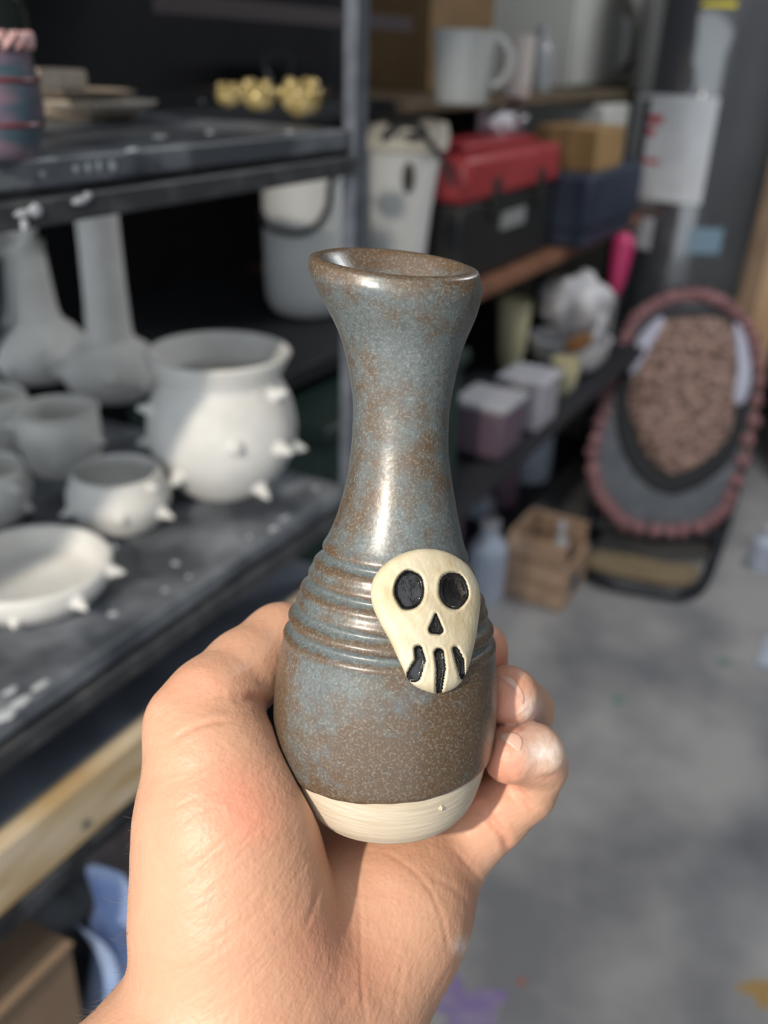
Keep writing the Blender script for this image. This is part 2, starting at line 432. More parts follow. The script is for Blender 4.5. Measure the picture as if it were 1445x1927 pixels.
for i, (nm, fn, dp) in enumerate(HOLES):
    v_, f_ = sub_mesh(fm == i + 1)
    o = np_mesh(nm, v_, f_[:, ::-1], BLK, skull); o['label'] = 'glossy black glaze in the carving'

# ================================================================== HAND (signed distance field -> one skin mesh)
VS = .00066
lo = np.array([-.165, .016, .135]); hi = np.array([.060, .262, .325])
dims = np.ceil((hi - lo) / VS).astype(int) + 1
def C3(x, y, d): return np.array([(x - CX) / F * d, (y - CY) / F * d, d])
AX = [lo[i] + VS * np.arange(dims[i], dtype=np.float32) for i in range(3)]
def new(): return np.full(dims, .05, np.float32)
def smin(a, b, k):
    h = np.clip(.5 + .5 * (b - a) / k, 0, 1); return b + (a - b) * h - k * h * (1 - h)
def sl(mn, mx, pad):
    r = []
    for i in range(3):
        a = int(max(0, math.floor((mn[i] - pad - lo[i]) / VS))); b = int(min(dims[i], math.ceil((mx[i] + pad - lo[i]) / VS) + 1)); r.append(slice(a, max(a, b)))
    return tuple(r)
def capsule(vol, a, b, ra, rb, k, flat=None):
    """tapered capsule, joined smoothly; flat=(axis, factor) squashes the section"""
    s = sl(np.minimum(a, b), np.maximum(a, b), max(ra, rb) * (flat[2] if flat else 1) + .014)
    g = np.stack(np.meshgrid(AX[0][s[0]], AX[1][s[1]], AX[2][s[2]], indexing='ij'), -1).astype(np.float32)
    ba = (b - a).astype(np.float32); pa = g - a.astype(np.float32)
    t = np.clip((pa @ ba) / float(ba @ ba), 0, 1); q = pa - t[..., None] * ba
    if flat is not None:
        fx = (flat[0] / np.linalg.norm(flat[0])).astype(np.float32); c = q @ fx
        q = q - (c * (1 - 1 / flat[1]))[..., None] * fx
    d = np.sqrt((q * q).sum(-1)) - (ra + t * (rb - ra))
    vol[s] = smin(vol[s], d.astype(np.float32), k)
mm = .001
palm = new()
P_ = lambda l: [(C3(*q[:3]), q[3] * mm) for q in l]
def chain(vol, l, k, flat=None):
    c = P_(l)
    for (a, ra), (b, rb) in zip(c[:-1], c[1:]): capsule(vol, a, b, ra, rb, k, flat)
# palm, thumb ball, wrist and forearm
chain(palm, [(520, 1870, .236, 27), (450, 1965, .226, 29), (120, 2330, .205, 34), (-180, 2680, .190, 38)], .012)
chain(palm, [(401, 1432, .232, 17.4), (424, 1560, .229, 21.5), (440, 1720, .227, 24), (480, 1850, .228, 25)], .008)
chain(palm, [(805, 1560, .270, 18.5), (727, 1708, .253, 22), (640, 1880, .240, 24)], .010)
chain(palm, [(660, 1600, .271, 19), (585, 1850, .246, 23)], .010)
chain(palm, [(560, 1800, .262, 15), (600, 1520, .296, 11)], .010)
chain(palm, [(660, 1780, .268, 14), (720, 1500, .296, 11)], .010)
def finger(l, k=.0025):
    v = new(); chain(v, l, k); return v
hand = palm.copy()
for l, k in [([(367, 1366, .236, 13.4), (400, 1326, .239, 12.6), (460, 1262, .250, 11.2), (530, 1212, .262, 11.6), (640, 1190, .281, 10)], .0035),
             ([(590, 1520, .294, 11), (700, 1340, .282, 10), (830, 1255, .277, 9), (880, 1240, .268, 8)], .004),
             ([(700, 1500, .293, 11), (830, 1380, .283, 9.8), (900, 1290, .273, 8.8), (903, 1222, .262, 8.2)], .004),
             ([(790, 1530, .288, 11), (930, 1425, .284, 9.5), (985, 1338, .274, 8.8), (957, 1309, .248, 8.3)], .004),
             ([(850, 1602, .262, 11.5), (930, 1530, .259, 9.8), (985, 1484, .256, 9.0), (1010, 1440, .252, 8.2), (1004, 1419, .247, 7.9), (960, 1420, .243, 7.8)], .004)]:
    hand = np.minimum(hand, smin(palm, finger(l), k))
# press the vase into the flesh
s = sl(V_B - .06, V_B + .06, .02)
g = np.stack(np.meshgrid(AX[0][s[0]], AX[1][s[1]], AX[2][s[2]], indexing='ij'), -1).astype(np.float32)
rel = g - V_B.astype(np.float32)
hh = rel @ V_A.astype(np.float32); hx = np.clip(hh, 0, HR)
rho = np.hypot(rel @ V_E1.astype(np.float32) - vO(hx).astype(np.float32), rel @ V_E2.astype(np.float32)) - vR(hx).astype(np.float32)
vsd = np.maximum(rho * .93, -hh - .0003)
hand[s] = -smin(-hand[s], (vsd - .0002).astype(np.float32), .0012)

def surface_nets(vol, origin, vs):
    nx, ny, nz = vol.shape; ins = vol < 0
    cnt = np.zeros((nx - 1, ny - 1, nz - 1), np.uint8); cs = [(i, j, k) for i in (0, 1) for j in (0, 1) for k in (0, 1)]
    for i, j, k in cs: cnt += ins[i:nx - 1 + i, j:ny - 1 + j, k:nz - 1 + k]
    I, J, K = np.nonzero((cnt > 0) & (cnt < 8)); n = len(I)
    val = np.stack([vol[I + i, J + j, K + k] for i, j, k in cs], 1)
    acc = np.zeros((n, 3)); num = np.zeros(n)
    for a in range(8):
        for b in range(a + 1, 8):
            da = np.array(cs[b]) - np.array(cs[a])
            if abs(da).sum() != 1: continue
            va, vb = val[:, a], val[:, b]; cross = (va < 0) != (vb < 0); t = np.where(cross, va / np.where(cross, va - vb, 1), 0)
            acc += np.where(cross[:, None], np.array(cs[a]) + t[:, None] * da, 0); num += cross
    vert = (np.stack([I, J, K], 1) + acc / num[:, None]) * vs + origin
    idx = np.full(cnt.shape, -1, np.int32); idx[I, J, K] = np.arange(n)
    faces = []
    for ax in range(3):
        a = [slice(1, -1)] * 3; b = [slice(1, -1)] * 3; a[ax] = slice(0, -1); b[ax] = slice(1, None)
        A, B = ins[tuple(a)], ins[tuple(b)]; q = np.argwhere(A != B)
        if not len(q): continue
        off = np.array([1, 1, 1]); off[ax] = 0; q0 = q + off
        flip = A[tuple(q.T)]
        e1 = np.zeros(3, int); e2 = np.zeros(3, int); e1[(ax + 1) % 3] = 1; e2[(ax + 2) % 3] = 1
        c = [q0 - e1 - e2, q0 - e2, q0, q0 - e1]
        qi = np.stack([idx[tuple(x.T)] for x in c], 1)
        qi[~flip] = qi[~flip][:, ::-1]; qi = qi[(qi >= 0).all(1)]
        faces.append(qi)
    return vert, np.concatenate(faces)
hv, hf = surface_nets(hand, lo, VS)
# light smoothing
def laplace(v, f, it, w):
    e = np.concatenate([f[:, [0, 1]], f[:, [1, 2]], f[:, [2, 3]], f[:, [3, 0]]]); e = np.concatenate([e, e[:, ::-1]])
    deg = np.bincount(e[:, 0], minlength=len(v))[:, None]
    for _ in range(it):
        a = np.stack([np.bincount(e[:, 0], v[e[:, 1], k], len(v)) for k in range(3)], 1)
        v = v + w * (a / np.maximum(deg, 1) - v)
    return v
hv = laplace(hv, hf, 5, .5)
def vnormals(v, f):
    n = np.cross(v[f[:, 2]] - v[f[:, 0]], v[f[:, 3]] - v[f[:, 1]]); o = np.zeros_like(v)
    for k in range(4):
        for c in range(3): o[:, c] += np.bincount(f[:, k], n[:, c], len(v))
    return o / (np.linalg.norm(o, axis=1, keepdims=True) + 1e-12)
hn = vnormals(hv, hf)
if (hn * (hv - hv.mean(0))).sum() < 0: hf = hf[:, ::-1]; hn = -hn
px = CX + F * hv[:, 0] / hv[:, 2]; py = CY + F * hv[:, 1] / hv[:, 2]
facing = -(hn * hv).sum(1) / np.linalg.norm(hv, axis=1)
CREASES = [([(905, 1522), (925, 1545), (948, 1575), (964, 1618)], .9, 8), ([(950, 1466), (985, 1502), (1014, 1532)], .8, 7),
           ([(607, 1585), (609, 1640), (593, 1700), (575, 1750)], .25, 5), ([(655, 1600), (672, 1660), (679, 1740), (681, 1850), (690, 1930)], .14, 4.5),
           ([(715, 1598), (785, 1645), (828, 1715), (846, 1800)], .14, 4.5), ([(845, 1588), (900, 1650), (926, 1690)], .2, 4.5), ([(800, 1640), (880, 1700), (868, 1790), (800, 1900)], .15, 6),
           ([(450, 1312), (490, 1312), (518, 1338)], 1.0, 9), ([(312, 1402), (370, 1366), (440, 1352)], .35, 6),
           ([(680, 1850), (640, 1900), (620, 1930)], .12, 5), ([(1000, 1465), (1040, 1462), (1064, 1442)], .5, 6), ([(760, 1800), (740, 1930)], .12, 5)]
r2 = random.Random(5)
for k in range(34):   # fine diagonal skin folds on the ball of the thumb
    x0 = 285 + r2.random() * 120; y0 = 1440 + k * 12 + r2.random() * 12; L_ = 120 + r2.random() * 150
    CREASES.append(([(x0, y0), (x0 + L_ * .5, y0 - L_ * (.20 + .004 * k)), (x0 + L_, y0 - L_ * (.50 + .012 * k))], (.03 + .07 * r2.random()), 3.5))
for k in range(12):
    x0 = 330 + r2.random() * 120; y0 = 1380 - k * 9; CREASES.append(([(x0, y0), (x0 + 50, y0 - 28), (x0 + 110, y0 - 40)], .06, 3.5))
disp = np.zeros(len(hv))
for pts, dp, w in CREASES:
    pts = cr(pts, 5, False); x0 = min(p[0] for p in pts) - 30; x1 = max(p[0] for p in pts) + 30; y0 = min(p[1] for p in pts) - 30; y1 = max(p[1] for p in pts) + 30
    sel = np.nonzero((px > x0) & (px < x1) & (py > y0) & (py < y1) & (facing > .05))[0]
    if not len(sel): continue
    L_ = len(pts) - 1
    dd = seg_dist(px[sel], py[sel], [(p[0], p[1], 0) for p in pts])
    e0 = np.hypot(px[sel] - pts[0][0], py[sel] - pts[0][1]); e1 = np.hypot(px[sel] - pts[-1][0], py[sel] - pts[-1][1])
    fade = np.clip(np.minimum(e0, e1) / 30, .15, 1)
    disp[sel] += dp * mm * fade * np.exp(-(dd / w) ** 2) - .2 * dp * mm * fade * np.exp(-((dd - 2 * w) / w) ** 2)
hv = hv - hn * (disp * np.clip(facing * 2, 0, 1))[:, None]
def gauss(x, y, sx, sy, a=1.): return a * np.exp(-((px - x) / sx) ** 2 - ((py - y) / sy) ** 2)
blush = gauss(440, 1500, 70, 60, .8) + gauss(470, 1560, 60, 40, .5) + gauss(945, 1320, 60, 60, .9) + gauss(945, 1430, 45, 50, 1.0) + gauss(360, 1290, 70, 40, .35) + gauss(600, 1770, 70, 60, .5) + gauss(660, 1850, 90, 60, .4) + gauss(920, 1220, 50, 50, .8) + gauss(905, 1510, 50, 40, .6)
blush = np.clip(blush, 0, 1) + np.clip(disp / (.6 * mm), 0, 1) * .5
dust = np.clip(gauss(1030, 1415, 45, 28, 1.0) + gauss(995, 1335, 22, 28, .8) + gauss(925, 1680, 12, 40, .6) + gauss(868, 1780, 14, 16, .8), 0, 1)

def skin_material():
    mt = bpy.data.materials.new('skin'); mt.use_nodes = True; nt = mt.node_tree; L = nt.links; b = nt.nodes['Principled BSDF']
    tc = nt.nodes.new('ShaderNodeTexCoord')
    def noise(s, d=3):
        n = nt.nodes.new('ShaderNodeTexNoise'); n.inputs['Scale'].default_value = s; n.inputs['Detail'].default_value = d; L.new(tc.outputs['Object'], n.inputs['Vector']); return n.outputs['Fac']
    def attr(nm):
        a = nt.nodes.new('ShaderNodeAttribute'); a.attribute_name = nm; return a.outputs['Fac']
    def mix(f, a, c):
        n = nt.nodes.new('ShaderNodeMix'); n.data_type = 'RGBA'
        for i, q in ((0, f), (6, a), (7, c)):
            if hasattr(q, 'links'): L.new(q, n.inputs[i])
            else: n.inputs[i].default_value = q if i == 0 else (*q, 1)
        return n.outputs[2]
    def mul(a, k):
        n = nt.nodes.new('ShaderNodeMath'); n.operation = 'MULTIPLY'; L.new(a, n.inputs[0])
        if hasattr(k, 'links'): L.new(k, n.inputs[1])
        else: n.inputs[1].default_value = k
        return n.outputs[0]
    c = mix(noise(70), (.50, .272, .175), (.58, .35, .232))
    c = mix(mul(noise(420, 2), .35), c, (.52, .24, .15))
    c = mix(mul(attr('blush'), .6), c, (.66, .24, .16))
    c = mix(mul(attr('dust'), mul(noise(500, 4), 1.5)), c, (.78, .70, .64))
    L.new(c, b.inputs['Base Color'])
    b.inputs['Roughness'].default_value = .48; b.inputs['Specular IOR Level'].default_value = .42
    b.inputs['Subsurface Weight'].default_value = .35; b.inputs['Subsurface Radius'].default_value = (1, .32, .16); b.inputs['Subsurface Scale'].default_value = .004
    vo = nt.nodes.new('ShaderNodeTexVoronoi'); vo.inputs['Scale'].default_value = 900; L.new(tc.outputs['Object'], vo.inputs['Vector'])
    bp = nt.nodes.new('ShaderNodeBump'); bp.inputs['Distance'].default_value = .00009; bp.inputs['Strength'].default_value = .7
    L.new(vo.outputs['Distance'], bp.inputs['Height'])
    bp2 = nt.nodes.new('ShaderNodeBump'); bp2.inputs['Distance'].default_value = .0005; bp2.inputs['Strength'].default_value = .6
    L.new(noise(260, 4), bp2.inputs['Height']); L.new(bp.outputs['Normal'], bp2.inputs['Normal']); 
    m1 = nt.nodes.new('ShaderNodeMapping'); m1.inputs['Rotation'].default_value = (0, .62, 0); L.new(tc.outputs['Object'], m1.inputs['Vector'])
    m2 = nt.nodes.new('ShaderNodeMapping'); m2.inputs['Scale'].default_value = (70, 260, 800); L.new(m1.outputs['Vector'], m2.inputs['Vector'])
    nf = nt.nodes.new('ShaderNodeTexNoise'); nf.inputs['Scale'].default_value = 1; nf.inputs['Detail'].default_value = 3; L.new(m2.outputs['Vector'], nf.inputs['Vector'])
    bp3 = nt.nodes.new('ShaderNodeBump'); bp3.inputs['Distance'].default_value = .00020; bp3.inputs['Strength'].default_value = .8
    L.new(nf.outputs['Fac'], bp3.inputs['Height']); L.new(bp2.outputs['Normal'], bp3.inputs['Normal']); L.new(bp3.outputs['Normal'], b.inputs['Normal'])
    return mt
hw = cam2w(hv); horg = hw.mean(0)
me = bpy.data.meshes.new('hand')
me.vertices.add(len(hw)); me.vertices.foreach_set('co', (hw - horg).astype(np.float32).reshape(-1))
me.loops.add(hf.size); me.loops.foreach_set('vertex_index', hf.reshape(-1).astype(np.int32))
me.polygons.add(len(hf)); me.polygons.foreach_set('loop_start', (np.arange(len(hf)) * 4).astype(np.int32)); me.polygons.foreach_set('loop_total', np.full(len(hf), 4, np.int32))
me.update(calc_edges=True); me.validate()
for nm, v in (('blush', blush), ('dust', dust)):
    a = me.attributes.new(nm, 'FLOAT', 'POINT'); a.data.foreach_set('value', v.astype(np.float32))
hand_o = link('hand', me, skin_material()); hand_o.location = Vector(horg)
tag(hand_o, 'bare left hand and wrist, palm up, fingers wrapped around the skull vase', 'hand')

# fingernails laid on the skin
bvh_hand = BVHTree.FromPolygons([Vector(p) for p in hw], hf.tolist())
NAIL = M('nail', (.60, .34, .26), .32, col2=(.66, .41, .32), scale=200, spec=.5, sss=.2)
def skin_hit(x, y):
    h = bvh_hand.ray_cast(Vector(CAM), Vector(ray(x, y)).normalized())
    return (np.array(h[0]), np.array(h[1])) if h[0] is not None else (None, None)
def nail(outline, label):
    o_ = cr(outline, 6); c = np.mean(o_, 0); mb = MB(); rings = []
    for t in (0, .25, .5, .75, .92, 1.0):
        row = []
        for p in o_:
            q = c + (np.asarray(p) - c) * t; h, n = skin_hit(*q)
            if h is None: h, n = skin_hit(*c)
            if n @ FW > 0: n = -n
            row.append(h + n * (.00022 if t < .95 else -.0002))
        rings.append(row)
    ns = len(o_); vs = [p for r in rings for p in r]; fs = grid_faces(len(rings), ns).tolist()
    mb.add(vs, fs); o = build('fingernail', mb, NAIL, hand_o, sharp=80); o['label'] = label
nail([(938, 1271), (955, 1273), (974, 1288), (987, 1311), (984, 1327), (975, 1306), (957, 1284)], 'short natural nail with pale free edge')
nail([(938, 1385), (954, 1379), (971, 1380), (984, 1394), (978, 1415), (960, 1402)], 'short natural nail with pale free edge')
# hairs on the wrist edge
mb = MB(); r3 = random.Random(11)
edge = [(250, 1400), (252, 1450), (250, 1520), (246, 1560), (246, 1600), (246, 1650), (250, 1700), (252, 1740), (244, 1780), (225, 1820), (200, 1860), (180, 1895), (165, 1920)]
for i in range(60):
    t = r3.random() ** .6 * (len(edge) - 1.001); k = int(t); f_ = t - k
    x = edge[k][0] + (edge[k + 1][0] - edge[k][0]) * f_; y = edge[k][1] + (edge[k + 1][1] - edge[k][1]) * f_
    h = None
    for dx in range(-20, 90, 4):
        h, n = skin_hit(x + dx, y)
        if h is not None: break
    if h is None: continue
    L_ = (.0015 + .004 * r3.random()) * (1 if y > 1700 else .55); d = -RT * (.5 + .5 * r3.random()) + DN * (r3.random() * 1.3 - .35) + n * .3; d /= np.linalg.norm(d)
    sd = RT * (r3.random() - .5) + DN * (r3.random() - .5) + FW * (r3.random() - .5)
    pts = [h + d * L_ * q + sd * L_ * .9 * q * q * (1 if q < .7 else .8) for q in (-.05, .25, .5, .75, 1.0)]
    mb.tube(pts, [.000028, .000028, .000024, .00002, .00001], 4)
ah = build('arm_hair', mb, M('hair', (.03, .02, .015), .5), hand_o); ah['kind'] = 'stuff'

# ================================================================== SHELVING UNIT (near, black)
BLACKPL = M('dusty_black_plastic', (.012, .013, .016), .55, col2=(.13, .14, .155), scale=26, lo=.50, hi=.82, bump=.0006, bscale=60, detail=8)
SURF = M('dusty_shelf_top', (.050, .057, .070), .42, col2=(.27, .29, .32), scale=14, lo=.42, hi=.78, bump=.0005, bscale=80, detail=9)
RAIL = M('rail_metal', (.035, .037, .042), .45, col2=(.10, .10, .105), scale=40, lo=.45, hi=.8)
POSTM = M('post_metal', (.08, .09, .11), .36, col2=(.14, .155, .18), scale=50, lo=.4, hi=.75, spec=.6)
PINE = M('pine_board', (.50, .34, .17), .6, col2=(.68, .56, .40), scale=9, lo=.35, hi=.65, bump=.0004, bscale=40, stretch=(1, 1, 6))
shelf1 = thing('shelving_unit', UN(.26, -.25, 0), 'black shelving unit with dusty boards carrying the white unfired pots', 'shelf')
for z, dep in ((1.382, .5), (.985, .62), (1.80, .5)):
    s_ = build('shelf_board', MB().boxun(-.42, .842, -dep, .0, z - .020, z), SURF, shelf1, bevel=.003)
    build('edge_rail', MB().boxun(-.42, .842, -.016, .005, z - .043, z - .025), RAIL, s_, bevel=.002)
    build('edge_recess', MB().boxun(-.42, .842, -.02, -.006, z - .025, z - .020), BLACKPL, s_)
low = build('shelf_board', MB().boxun(-.42, .842, -.5, -.022, .843, .860), M('dark_sheet', (.13, .15, .19), .45, col2=(.26, .29, .35), scale=12, lo=.4, hi=.75, detail=7), shelf1)
pb = build('wood_board', MB().boxun(-.42, .842, -.022, .0, .803, .868), PINE, shelf1, bevel=.003)
build('screw', MB().lathe(on_n(160, 1551, .0) - N * .002, [(.0001, 0), (.0045, 0), (.0045, .003), (.0035, .0038), (.0001, .0035)], 16, N), M('screw_steel', (.22, .22, .22), .4, .8), pb)
build('edge_rail', MB().boxun(-.42, .842, -.03, .004, .782, .802), BLACKPL, shelf1, bevel=.002)
build('shelf_board', MB().boxun(-.42, .842, -.5, -.0, .425, .45), SURF, shelf1, bevel=.003)
for u0, n0 in ((.842, -.011), (.842, -.62), (-.445, -.011), (-.445, -.62)):
    build('post', MB().boxun(u0, u0 + .025, n0, n0 + .015, 0, 2.0), POSTM, shelf1, bevel=.0015, smooth=False)

DRIP = M('dried_slip', (.50, .52, .55), .7)
def drip(x, y, w, h, plane, z=None):
    w *= .55; h *= .6
    c = on_z(x, y, z) if z else on_n(x, y, plane)
    ax = U if z is None else U
    vs = MB().blob(c, 1, 1, 1, .2, 3, seg=14, rings=8, seed=int(x + y))
    P = np.array(vs.v) - c; a = P[:, 0:1] * U * w + P[:, 1:2] * (N * .0012 if z is None else N * h) + P[:, 2:3] * (Z * h if z is None else Z * .0012)
    vs.v = [tuple(q) for q in (c + a)]
    build('clay_drip', vs, DRIP, shelf1)
for q in [(80, 327, .004, .003), (142, 318, .004, .004), (166, 316, .004, .005), (186, 313, .003, .006), (212, 312, .006, .006), (44, 402, .012, .004), (66, 396, .010, .007), (46, 424, .005, .007), (150, 378, .012, .004), (165, 368, .007, .004)]:
    drip(*q, .001 if q[1] < 350 else .006)
for q in [(380, 190, .006, .004), (250, 282, .012, .004), (395, 250, .008, .006), (90, 300, .016, .004), (300, 258, .012, .008), (545, 248, .010, .005)]: drip(*q, 0, z=1.3822)
for q in [(515, 995, .012, .006), (535, 975, .014, .004), (595, 918, .008, .006), (213, 1155, .008, .007), (330, 1060, .006, .007), (470, 1010, .006, .004), (75, 1290, .016, .006), (40, 1320, .018, .008), (10, 1345, .016, .012), (20, 1300, .012, .006), (310, 1110, .005, .004), (355, 1085, .004, .004)]: drip(*q, 0, z=.9853)

# ------------------------------------------------------------------ unfired pots
BISQ = M('bisque_clay', (.72, .71, .68), .8, col2=(.80, .79, .76), scale=30, bump=.0004, bscale=120)
BISQ2 = M('bisque_cream', (.60, .52, .42), .8, col2=(.70, .64, .55), scale=30, bump=.0004, bscale=120)
def spike_mb(p, d, L_, r_):
    return MB().lathe(p - d * r_ * .35, [(r_ * 1.15, 0), (r_ * .9, .22 * L_), (r_ * .6, .55 * L_), (r_ * .32, .85 * L_), (r_ * .14, .98 * L_), (r_ * .02, 1.02 * L_)], 16, d)
def dirn(a): a = math.radians(a); return np.array([math.sin(a), -math.cos(a), 0])
def pot(name, label, base, prof, spikes=(), inner=.006, mat=BISQ, depth=None, wob=.012, cat='pot', group=None, sharp=60):
    r = thing(name, base, label, cat, group)
    pr = profile(prof, 5); rm, zm = pr[-1]
    ins = [(max(a - inner, .001), b) for a, b in pr if b > (depth or inner)][::-1]
    lip = [(rm - inner * .2, zm + inner * .35), (rm - inner * .55, zm + inner * .42), (rm - inner * .85, zm + inner * .2)]
    full = [(.001, 0)] + pr + lip + ins + [(.001, ins[-1][1])]
    build('body', MB().lathe(base, full, 56, wob=wob), mat, r, sharp=sharp)
    zs = [q[1] for q in pr]; rs = [q[0] for q in pr]
    for a, z, L_, rr in spikes:
        d = dirn(a); R_ = float(np.interp(z, zs, rs)); dz = .004; sl_ = (np.interp(z + dz, zs, rs) - np.interp(z - dz, zs, rs)) / (2 * dz)
        nrm = d - Z * float(np.clip(sl_, -1.2, 1.2)) * .8; nrm /= np.linalg.norm(nrm)
        build('spike', spike_mb(np.asarray(base) + d * R_ + Z * z, nrm, L_, rr), mat, r)
    return r
Z1 = .9852; Z2 = 1.3822
pot('spiked_cauldron', 'large white round cauldron pot with flared rim and cone spikes', on_z(424, 918, Z1), [(.040, 0), (.056, .012), (.077, .045), (.084, .078), (.078, .112), (.068, .132), (.066, .140), (.072, .152), (.079, .166)],
    [(20, .085, .017, .0095), (66, .128, .022, .010), (58, .072, .022, .0105), (48, .022, .022, .010), (-28, .045, .022, .011), (85, .060, .020, .010), (-62, .11, .02, .010), (-85, .06, .02, .01), (140, .08, .02, .01), (200, .1, .02, .01)], inner=.007)
pot('spiked_cup', 'small white spiked cup in front of the cauldron, beside the bowl', on_z(230, 985, Z1), [(.034, 0), (.044, .008), (.053, .026), (.054, .040), (.049, .054), (.046, .062)],
    [(18, .033, .012, .007), (68, .026, .019, .008), (60, .056, .014, .0065), (-50, .03, .014, .007), (160, .05, .016, .007), (-110, .035, .014, .007)], inner=.006)
pot('spiked_cup', 'white cup standing behind the small spiked cup, below the tall vases', on_z(122, 885, Z1), [(.032, 0), (.040, .010), (.047, .035), (.048, .060), (.047, .073), (.049, .079)],
    [(-75, .062, .018, .008), (75, .045, .016, .0075), (10, .03, .01, .006)], inner=.006)
pot('spiked_cup', 'white cup at the foot of the curl-topped vase', on_z(-8, 845, Z1), [(.034, 0), (.044, .010), (.050, .035), (.049, .058), (.046, .072)], [(70, .04, .014, .007), (-20, .04, .012, .007)], inner=.006)
pot('spiked_cup', 'white spiked cup between the shallow bowl and the cups behind', on_z(-22, 975, Z1), [(.034, 0), (.043, .008), (.050, .028), (.050, .045), (.045, .060)], [(62, .048, .016, .007), (20, .03, .012, .007), (80, .02, .012, .006)], inner=.006)
pot('spiked_bowl', 'wide shallow white bowl with cone spikes around its rim', on_z(66, 1118, Z1), [(.050, 0), (.062, .006), (.072, .020), (.074, .034)],
    [(8, .016, .010, .007), (52, .022, .016, .008), (88, .030, .018, .008), (-40, .02, .014, .007), (130, .025, .015, .007)], inner=.007, depth=.010)
tv = pot('tall_vase', 'tall straight-necked white vase with spiked bulb base', on_z(218, 742, Z1), [(.044, 0), (.060, .010), (.072, .030), (.070, .050), (.055, .072), (.040, .082), (.034, .090), (.031, .13), (.029, .22), (.0285, .33)],
    [(12, .045, .014, .008), (70, .058, .017, .009), (50, .030, .012, .008), (-30, .075, .010, .007), (-70, .04, .016, .009)], inner=.006, depth=.2)
b3 = on_z(80, 708, Z1)
tv1 = pot('tall_vase', 'white vase with curled lobed top beside the straight-necked vase', b3, [(.046, 0), (.064, .010), (.078, .032), (.076, .055), (.056, .078), (.042, .090), (.036, .11), (.032, .15), (.029, .19), (.030, .205)],
    [(25, .060, .012, .008), (75, .06, .016, .009), (-10, .035, .012, .008)], inner=.006, depth=.2)
tc_ = b3 + Z * .222 - np.array([.012, 0, 0])
build('curled_lobe', MB().tube([tc_ + np.array([math.cos(t) * .026, -.012 + .008 * math.sin(t), math.sin(t) * .028]) for t in np.linspace(0, 2 * math.pi, 24, endpoint=False)], .013, 12, True), BISQ, tv1)
build('curl_disc', MB().blob(tc_, .026, .012, .026, .03, seed=4), BISQ, tv1)
bj = on_z(-52, 690, Z1)
tag(build('stoneware_jar', MB().lathe(bj, profile([(.03, 0), (.045, .01), (.05, .08), (.045, .15), (.03, .18), (.03, .19)]), 32), M('brown_stoneware', (.10, .06, .03), .5, col2=(.16, .10, .06), scale=20)), 'brown stoneware jar at the end behind the curl-topped vase', 'jar')

# ------------------------------------------------------------------ upper shelf
mugb = on_z(-6, 300, Z2)
MUGM = M('mottled_mug_glaze', (.05, .085, .11), .3, col2=(.16, .11, .15), scale=45, lo=.4, hi=.62, spec=.6, stretch=(1, 1, 2))
mug = pot('rope_rim_pot', 'mottled blue-purple glazed pot with pink rope rim at shelf edge', mugb, [(.020, 0), (.027, .006), (.0325, .025), (.0325, .042), (.0295, .058), (.0285, .066)], inner=.004, mat=MUGM, wob=.004)
PINKR = M('pink_clay', (.50, .25, .26), .5, col2=(.62, .45, .42), scale=160)
for k in range(22):
    a = 2 * math.pi * k / 22; c = mugb + np.array([math.cos(a) * .030, math.sin(a) * .030, .0685]); t = np.array([-math.sin(a), math.cos(a), .9]); t /= np.linalg.norm(t)
    build('rope_strand', MB().tube([c - t * .007, c - t * .003, c + t * .003, c + t * .007], [.001, .0024, .0024, .001], 8), PINKR, mug)
for zz in (.022, .047):
    rr = float(np.interp(zz, [.006, .025, .045, .064], [.027, .0325, .0325, .0285]))
    build('red_band', MB().tube([mugb + np.array([math.cos(a) * rr, math.sin(a) * rr, zz]) for a in np.linspace(0, 2 * math.pi, 40, endpoint=False)], .0013, 6, True), M('oxblood', (.14, .02, .025), .35), mug)
build('skull_disc', MB().lathe(mugb + dirn(8) * .0305 + Z * .043, [(.0001, 0), (.010, 0), (.0105, .002), (.008, .004), (.0001, .0045)], 24, dirn(8), sy=1.4), BONE, mug)
bj = on_z(10, 262, Z2)
dj = thing('glass_jar', bj, 'dark green-black glass jar behind the rope-rimmed pot', 'jar')
build('body', MB().lathe(bj, profile([(.024, 0), (.028, .006), (.028, .09), (.020, .105), (.018, .115), (.018, .125)]), 36), M('dark_glass', (.008, .014, .012), .15, spec=.6), dj)
build('lid', MB().lathe(bj + Z * .125, [(.020, 0), (.020, .016), (.018, .018), (.001, .018)], 36), M('dark_lid', (.012, .013, .013), .4), dj)
PLATE = M('plate_clay', (.42, .34, .26), .75, col2=(.55, .46, .37), scale=25)
def dish(label, x, y, z, rx, ry, h, rot, mat=PLATE):
    c = on_z(x, y, z)
    return tag(build('clay_plate', MB().lathe(c, [(.001, 0), (.7, 0), (.93, h * .5), (1.0, h), (.97, h * 1.1), (.9, h * .75), (.68, h * .38), (.001, h * .38)] if False else [(rx * .001, 0), (rx * .7, 0), (rx * .93, h * .5), (rx, h), (rx * .97, h * 1.12), (rx * .9, h * .8), (rx * .66, h * .45), (rx * .001, h * .45)], 44, sy=ry / rx, ex=(math.cos(rot), math.sin(rot), 0), wob=.03), mat), label, 'plate')
dish('flat tan clay plate at the bottom of the plate stack', 150, 222, Z2, .062, .052, .009, .3)
dish('cream clay plate resting on the bottom plate of the stack', 185, 206, Z2 + .0105, .058, .045, .008, .5, BISQ2)
dish('brown clay plate topping the plate stack', 150, 186, Z2 + .0200, .056, .045, .008, .2, M('plate_brown', (.22, .17, .13), .7, col2=(.32, .26, .2), scale=25))
cb = on_z(112, 172, Z2 + .030)
